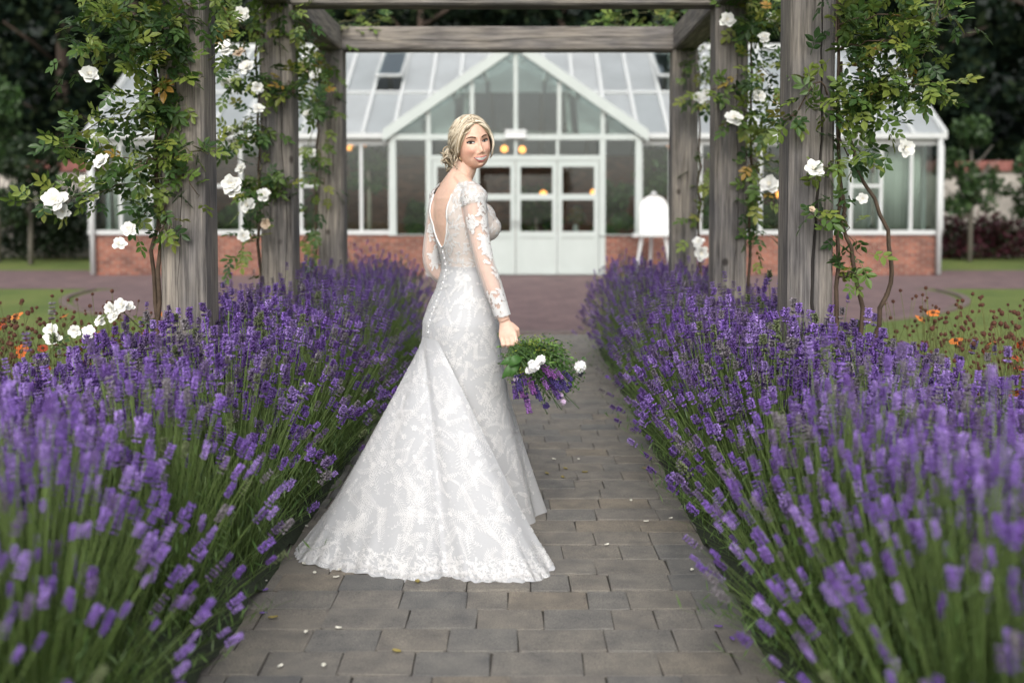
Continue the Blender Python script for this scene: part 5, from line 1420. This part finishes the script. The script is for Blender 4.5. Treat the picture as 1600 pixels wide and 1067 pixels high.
# train lace
lc = Lace(TVv, TFf); lc.mode = 'dir'
lr = random.Random(3); anchors = []
def train_pt(t, v):
    i = int(t*(NT-2)); j = int(v*(NVv-1)); p = Vector(tv[j, i]); du = Vector(tv[j, i+1]-tv[j, i]); dv = Vector(tv[j+1, i]-tv[j, i]); n = du.cross(dv); 
    if n.y > 0: n = -n
    return p, dv.normalized(), du.normalized()
tries = 0
while len(anchors) < 240 and tries < 6000:
    tries += 1; t = lr.random()*.82; v = lr.uniform(.02, .93)**.75
    p, dn, du = train_pt(t, v)
    if any((p-q).length < .044 for q in anchors): continue
    anchors.append(p)
    a = lr.gauss(.5 if t < .45 else -.5, .7); T = dn*math.cos(a)+du*math.sin(a); B_ = du*math.cos(a)-dn*math.sin(a)
    T = -T if lr.random() < .55 else T
    lc.spray(p, T, B_, lr.uniform(.11, .21), lr.uniform(.022, .036), lr.randint(12, 18), lr.uniform(-1.6, 1.6), .0014)
    if lr.random() < .45: lc.flower(p, T, B_, lr.uniform(.008, .014))
for k in range(900):                                     # dense border along the hem
    t = lr.random()*.86; v = 1-lr.random()**1.6*.085; p, dn, du = train_pt(t, min(v, .985)); a = lr.uniform(0, 6)
    T = dn*math.cos(a)+du*math.sin(a); B_ = du*math.cos(a)-dn*math.sin(a)
    lc.spray(p, T, B_, lr.uniform(.018, .035), .007, 6, lr.uniform(-3, 3), .0014) if k % 3 else lc.flower(p, T, B_, .008, 5)
for k in range(420):
    t = k/420*.88; p, dn, du = train_pt(t, .993); lc.quad([p-du*.004-dn*.006, p+du*.001-dn*.012, p+du*.005-dn*.004, p+du*.001+dn*.002], [.002, .004, .002, .003])
for k in range(700):
    t = lr.random()*.85; v = lr.uniform(.05, .95); p, dn, du = train_pt(t, v); lc.flower(p, dn, du, lr.uniform(.0025, .005), 4)
lc.build('train_lace', train)
# skirt lace
gv = [tuple(p) for r_ in rg for p in r_]; gf = gown_mb.f
lg = Lace(gv, gf)
def skirt_pt(a, z):
    d = (RT*math.sin(a)-FW*math.cos(a)); h = lg.bvh.ray_cast(Vector((CB.x, CB.y, z))+d*.6, -d); return (h[0], h[1]) if h[0] else (None, None)
anchors = []; tries = 0
while len(anchors) < 430 and tries < 9000:
    tries += 1; a = lr.uniform(-.9, 2.6); z = lr.uniform(.06, 1.05) if tries % 3 else lr.uniform(.93, 1.09); p, n = skirt_pt(a, z)
    if p is None or any((p-q).length < .030 for q in anchors): continue
    if n.dot(lg.out(p)) < 0: n = -n
    anchors.append(p); dn, sd_v = basis(n); an = lr.gauss(0, .9); T = dn*math.cos(an)+sd_v*math.sin(an); B_ = sd_v*math.cos(an)-dn*math.sin(an)
    lg.spray(p, T if lr.random() < .5 else -T, B_, lr.uniform(.06, .11), lr.uniform(.013, .022), lr.randint(7, 11), lr.uniform(-1.6, 1.6), .0018)
    if lr.random() < .4: lg.flower(p, T, B_, lr.uniform(.006, .010))
lg.build('skirt_lace', gown)
# bodice lace, dense
lb = Lace(bV, bF); anchors = []; tries = 0
def torso_pt(a, z):
    d = (RT*math.sin(a)-FW*math.cos(a)); h = lb.bvh.ray_cast(Vector((CB.x, CB.y, z))+d*.5, -d); return (h[0], h[1]) if h[0] else (None, None)
while len(anchors) < 500 and tries < 9000:
    tries += 1; a = lr.uniform(-1.6, 3.7); z = lr.uniform(1.03, 1.46); p, n = torso_pt(a, z)
    if p is None or any((p-q).length < .0165 for q in anchors): continue
    if n.dot(lb.out(p)) < 0: n = -n
    anchors.append(p); dn, sd_v = basis(n); an = lr.gauss(0, .8); T = dn*math.cos(an)+sd_v*math.sin(an); B_ = sd_v*math.cos(an)-dn*math.sin(an)
    lb.spray(p, T if lr.random() < .4 else -T, B_, lr.uniform(.024, .050), lr.uniform(.006, .010), lr.randint(7, 10), lr.uniform(-1.8, 1.8), .0016)
    if lr.random() < .5: lb.flower(p, T, B_, lr.uniform(.005, .008))
    if z > 1.4 or (abs(a) < .5): lb.flower(p, T, B_, .009)
lb.build('bodice_lace', gown)
# rolled edge of the low back
eb = MB(); 
for s in (-1, 1):
    pl = []
    for z in np.linspace(1.43, 1.172, 26):
        wv = float(np.interp(z, [1.172, 1.20, 1.24, 1.30, 1.40, 1.50], [0, .03, .055, .075, .088, .088])); h = lb.bvh.find_nearest(L3(s*wv, -.16, z)); pl.append(h[0]+Vector((0, 0, .0)))
    eb.tube(pl, .0036, 6)
eb.build('back_edging', M['lace'], gown, True)
# sleeve lace: motifs at shoulder, upper arm, elbow and a full cuff
for s in (1, -1):
    o, sV, sF = sleeves[s]; ls = Lace(sV, sF); P, Rd = arm_line(s); ls.mode = 'dir'
    sb = [] 
    def arm_pt(t, ang):
        i = min(int(t*23), 22); c = Vector(P[i]).lerp(Vector(P[i+1]), t*23-i); ax = (Vector(P[i+1])-Vector(P[i])).normalized()
        e1 = Vector((0, -1, 0)); e1 = (e1-ax*e1.dot(ax)).normalized(); e2 = ax.cross(e1)            # e1 faces the viewer side, e2 to the side
        d = e1*math.cos(ang)+e2*math.sin(ang); h = ls.bvh.ray_cast(c+d*.12, -d); ls.outdir = d
        return (h[0], d, ax, d.cross(ax)) if h[0] else (None, None, None, None)
    spots_ = [(lr.uniform(.05, .28), lr.gauss(-.95, .28), .035) for _ in range(34)] + [(lr.uniform(.0, .10), lr.uniform(-1.4, 1.4), .03) for _ in range(26)]
    spots_ += [(lr.gauss(.235, .03), lr.gauss(.35, .20), .026) for _ in range(16)]
    spots_ += [(lr.uniform(.30, .50), lr.gauss(-.75, .25), .034) for _ in range(30)] + [(lr.gauss(.44, .03), lr.gauss(-.30, .2), .028) for _ in range(16)]
    spots_ += [(lr.uniform(.62, .95), -.95+lr.gauss(0, .25), .036) for _ in range(30)] + [(lr.uniform(.78, .95), lr.uniform(-1.4, 1.0)*(.3+.7), .03) for _ in range(46)] + [(lr.uniform(.90, .955), lr.uniform(-3, 3), .022) for _ in range(50)]
    for t, ang, L_ in spots_:
        p, d, ax, sd_v = arm_pt(max(.0, min(.955, t)), ang)
        if p is None: continue
        an = lr.gauss(0, .9); T = ax*math.cos(an)+sd_v*math.sin(an); B_ = sd_v*math.cos(an)-ax*math.sin(an)
        ls.spray(p, T if lr.random() < .5 else -T, B_, L_*lr.uniform(.7, 1.2), .0085, 8, lr.uniform(-1.6, 1.6), .0019)
        if lr.random() < .6: ls.flower(p, T, B_, lr.uniform(.006, .010), 5)
    ls.build('sleeve_lace', gown)
# covered buttons down the back seam
for k in range(15):
    z = 1.16-k*.026; a, b, f = torso(z); p = L3(0, f-b-.009, z)
    if z < .80: break
    MB().ball(p, .0048, 8, 5).build('button', M['lace'], gown, True)
seam = MB().tube([L3(0, torso(z)[2]-torso(z)[1]-.0075, z) for z in np.linspace(1.17, .80, 24)], .0022, 5).build('seam', M['gown'], gown, True)
kr = KC+HU.normalized()*.029+Vector((.0, -.004, -.016))
MB().tube([kr+Vector((math.cos(a)*.0100, math.sin(a)*.0100, 0)) for a in np.linspace(0, 2*PI, 17)], .0014, 6, False).build('ring', goldm, person, True)
# ================================================================== BOUQUET
GRIP = KC+Vector((.0, .013, -.034))
bq = empty('bouquet', GRIP, 'loose wild bouquet of lavender, white flowers and greenery held in her right hand', 'bouquet')
br_ = random.Random(11)
BC = at(852, 588, 4.13)
greenm = simple('bouquet stem', (.06, .12, .035), .6, .3, 30)
dirm = (BC-GRIP).normalized()
def bstem(p, r=.0016, name='stem'):
    mid = GRIP.lerp(p, .5)+Vector((br_.gauss(0, .008), br_.gauss(0, .01), .02+br_.gauss(0, .006)))
    pts = [GRIP-dirm*.05+Vector((br_.gauss(0, .004), br_.gauss(0, .004), br_.gauss(0, .004)+.012)), GRIP+Vector((br_.gauss(0, .004), br_.gauss(0, .004), br_.gauss(0, .004)))]+[mid, p]
    pts = [Vector(q) for q in spline(pts, 9)]
    MB().tube(pts, r, 5).build(name, greenm, bq, True); return pts
# greenery sprigs: thin stalk with many small leaves (each sprig one part)
def sprig(tip, cols, n=26, ls=.016, spread=.02, name='greenery_sprig'):
    pts = bstem(tip); V, F, C_ = [], [], []
    TVl = np.array([(0, 0, 0), (.45, .22, .05), (1, 0, 0), (.45, -.22, .05)]); TFl = np.array([(0, 1, 2, 3)])
    P0 = []; 
    for k in range(n):
        f = br_.uniform(.66, 1)*(len(pts)-1.001); i = int(f); P0.append(np.array(pts[i].lerp(pts[i+1], f-i))+np.array([br_.gauss(0, spread*.4) for _ in range(3)]))
    P0 = np.array(P0); Z = RNG.normal(0, 1, (n, 3)); Z[:, 1] -= .5; Z[:, 2] += .5
    V, F = batch(TVl, TFl, frames(Z)*(ls*RNG.uniform(.6, 1.4, n))[:, None, None], P0)
    c = np.array(cols)[RNG.integers(0, len(cols), n)]*RNG.uniform(.7, 1.3, (n, 1))
    link(name, mesh_np(name, V, F, np.repeat(c, 4, 0)), bq, M['leaf_attr'])['kind'] = 'stuff'
GR = [(.08, .16, .04), (.12, .23, .05), (.05, .11, .03)]; YG = [(.20, .27, .035), (.28, .33, .05), (.14, .22, .03)]
for k in range(44):
    a = br_.uniform(0, 2*PI); q = math.sqrt(br_.random())
    tip = at(856+54*q*math.cos(a), 582+42*q*math.sin(a), 4.15+br_.uniform(-.04, .09)); sprig(tip, GR, 60, .018, .05)
for k in range(9): sprig(at(br_.uniform(840, 890), br_.uniform(545, 565), 4.16+br_.uniform(-.04, .04)), YG, 70, .011, .045, 'yellow_green_sprig')
for k in range(5): sprig(at(br_.uniform(800, 870), br_.uniform(585, 615), 4.10), YG, 50, .010, .04, 'yellow_green_sprig')
for k in range(7): sprig(at(br_.uniform(810, 905), br_.uniform(625, 648), 4.12), [(.25, .28, .14), (.15, .2, .08)], 14, .008, .02, 'trailing_sprig')
# purple spikes
SPV, SPF, SPS = HEADS['near'][2]
cols_ = [(.17, .06, .22), (.10, .05, .20), (.22, .10, .30), (.06, .04, .16)]
spm = []
for c in cols_:
    me = mesh_np('purple_spike', SPV*np.array([[1.25, 1.25, 1.6]]), SPF, np.clip(SPS[:, None]*np.array(c)[None], 0, 1)); me.materials.append(M['petal_attr']); spm.append(me)
for px_, py_ in ((806, 612), (812, 600), (826, 628), (818, 618), (835, 605), (842, 612), (868, 598), (876, 600), (884, 606), (892, 598), (897, 610), (862, 606), (872, 584), (858, 575), (888, 588), (905, 592), (829, 640), (880, 618), (822, 596), (850, 625)):
    p = at(px_, py_, 4.05+br_.uniform(-.03, .04)); p0 = p.lerp(GRIP, .22)
    bstem(p0); d = (p-GRIP).normalized()+Vector((0, -.1, -.45)); link('purple_spike', br_.choice(spm), bq, None, p0, d.to_track_quat('Z', 'Y'), (br_.uniform(.65, .95),)*3)
# white stocks, pale pink sprays, dark delphinium
def cluster(px_, py_, Y, rad, n, col, name, sc_):
    c = at(px_, py_, Y); bstem(c); hd = empty_part = None
    V, F, Cc, off = [], [], [], 0
    for k in range(n):
        d = Vector((br_.gauss(0, 1), br_.gauss(-.7, .7), br_.gauss(.2, 1))).normalized(); p = c+d*rad*br_.uniform(.55, 1)
        q = d.to_track_quat('Z', 'Y').to_matrix(); 
        for j in range(5):
            a = 2*PI*j/5+br_.uniform(-.2, .2); b0 = len(V)
            for x, y, z in ((0, 0, 0), (.55, .42, .22), (1, .25, .18), (1.05, -.2, .25), (.6, -.42, .12)):
                v = q @ (Vector((x*math.cos(a)-y*math.sin(a), x*math.sin(a)+y*math.cos(a), z))*sc_); V.append(tuple(p+v)); Cc.append(tuple(min(.9, m*br_.uniform(.92, 1.05)) for m in col))
            F.append((b0, b0+1, b0+2, b0+3)); F.append((b0, b0+3, b0+4, b0+4))
    F = [f if f[2] != f[3] else f[:3] for f in F]
    me = bpy.data.meshes.new(name); me.from_pydata(V, [], F)
    a = me.attributes.new('col', 'FLOAT_COLOR', 'POINT'); a.data.foreach_set('color', np.concatenate([np.array(Cc), np.ones((len(Cc), 1))], 1).astype(np.float32).ravel())
    link(name, me, bq, M['rose'])
cluster(834, 572, 4.03, .024, 28, (.88, .88, .86), 'white_flower', .012); cluster(845, 563, 4.03, .018, 18, (.88, .88, .86), 'white_flower', .012); cluster(826, 579, 4.06, .010, 8, (.88, .88, .86), 'white_flower', .011)
cluster(907, 573, 4.06, .021, 24, (.88, .88, .86), 'white_flower', .013)
cluster(875, 618, 4.07, .014, 12, (.62, .48, .66), 'pink_flower', .009); cluster(880, 628, 4.07, .008, 6, (.62, .48, .66), 'pink_flower', .009); cluster(806, 592, 4.08, .006, 4, (.55, .45, .6), 'pink_flower', .008)
cluster(853, 633, 4.07, .009, 6, (.05, .03, .14), 'dark_flower', .012); cluster(834, 612, 4.06, .010, 7, (.06, .035, .17), 'dark_flower', .011); cluster(888, 602, 4.06, .010, 6, (.06, .035, .17), 'dark_flower', .011); cluster(908, 585, 4.09, .006, 4, (.03, .03, .05), 'dark_flower', .010)
# broad leaves by the hand
def broad(px0, py0, px1, py1, Y, wd):
    a, b = at(px0, py0, Y), at(px1, py1, Y-.02); d = b-a; s = d.cross(Vector((0, -1, .2))).normalized(); V, F = [], []
    for i in range(8):
        f = i/7; w_ = wd*math.sin(PI*min(1, .06+f*.94))**.75; c = a+d*f+Vector((0, -.012*math.sin(PI*f), .010*math.sin(PI*f)))
        for v in (-1, 0, 1): V.append(tuple(c+s*w_*v+Vector((0, .006*abs(v), 0))))
    F = [(i*3+j, i*3+j+1, i*3+j+4, i*3+j+3) for i in range(7) for j in range(2)]
    c = np.repeat(np.array([(.055, .14, .03)]), len(V), 0)*RNG.uniform(.85, 1.15, (len(V), 1)); link('broad_leaf', mesh_np('broad_leaf', np.array(V), np.array(F), c, True), bq, M['leaf_attr'])
broad(812, 562, 781, 570, 4.12, .015); broad(812, 566, 784, 592, 4.11, .018); broad(815, 560, 795, 572, 4.09, .018); broad(810, 570, 798, 590, 4.10, .014)

# ================================================================== FALLEN PETALS AND LEAVES ON THE PATH
pm_ = simple('fallen petal', (.72, .70, .62), .7, .1, 40); lm_ = simple('fallen leaf', (.26, .21, .06), .7, .3, 40); pv_ = simple('fallen lavender bud', (.16, .09, .32), .8, .2, 40)
def fallen(px_, py_, name, mat, lbl, cat, grp, L=.022):
    Y = CAM_H*FPX/(py_-HOR); x = (px_-VPX)/FPX*Y; a = random.uniform(0, 6); V = []
    for i in range(5):
        f = i/4; w_ = .32*L*math.sin(PI*(.08+.84*f))
        for v in (-1, 0, 1): V.append((x+(f-.5)*L*math.cos(a)-v*w_*math.sin(a), Y+(f-.5)*L*math.sin(a)+v*w_*math.cos(a), .020+.004*abs(v)+.004*abs(f-.5)))
    me = bpy.data.meshes.new(name); me.from_pydata(V, [], [(i*3+j, i*3+j+1, i*3+j+4, i*3+j+3) for i in range(4) for j in range(2)])
    tag(link(name, me, None, mat), lbl, cat, grp)
for px_, py_ in ((487, 912), (470, 897), (526, 907), (521, 919), (407, 926), (472, 1009), (524, 1002), (500, 1064), (431, 1065), (988, 794), (866, 727), (905, 727), (1051, 823), (1085, 907), (1012, 828), (950, 866), (443, 830), (475, 836)):
    fallen(px_, py_, 'fallen_petal', pm_, 'small white petal fallen on the paving blocks of the path', 'petal', 'white petals scattered on the path')
for px_, py_ in ((616, 1040), (884, 742), (915, 748), (880, 756), (650, 926), (420, 985), (1010, 742), (855, 750)):
    fallen(px_, py_, 'fallen_leaf', lm_, 'small yellowing leaf fallen on the paving blocks of the path', 'leaf', 'yellow leaves scattered on the path', .032)
for px_, py_ in ((409, 940), (405, 978), (1128, 1000), (1150, 1020)):
    fallen(px_, py_, 'fallen_bud', pv_, 'purple lavender bud fallen at the edge of the path', 'flower bud', 'lavender buds scattered on the path', .026)
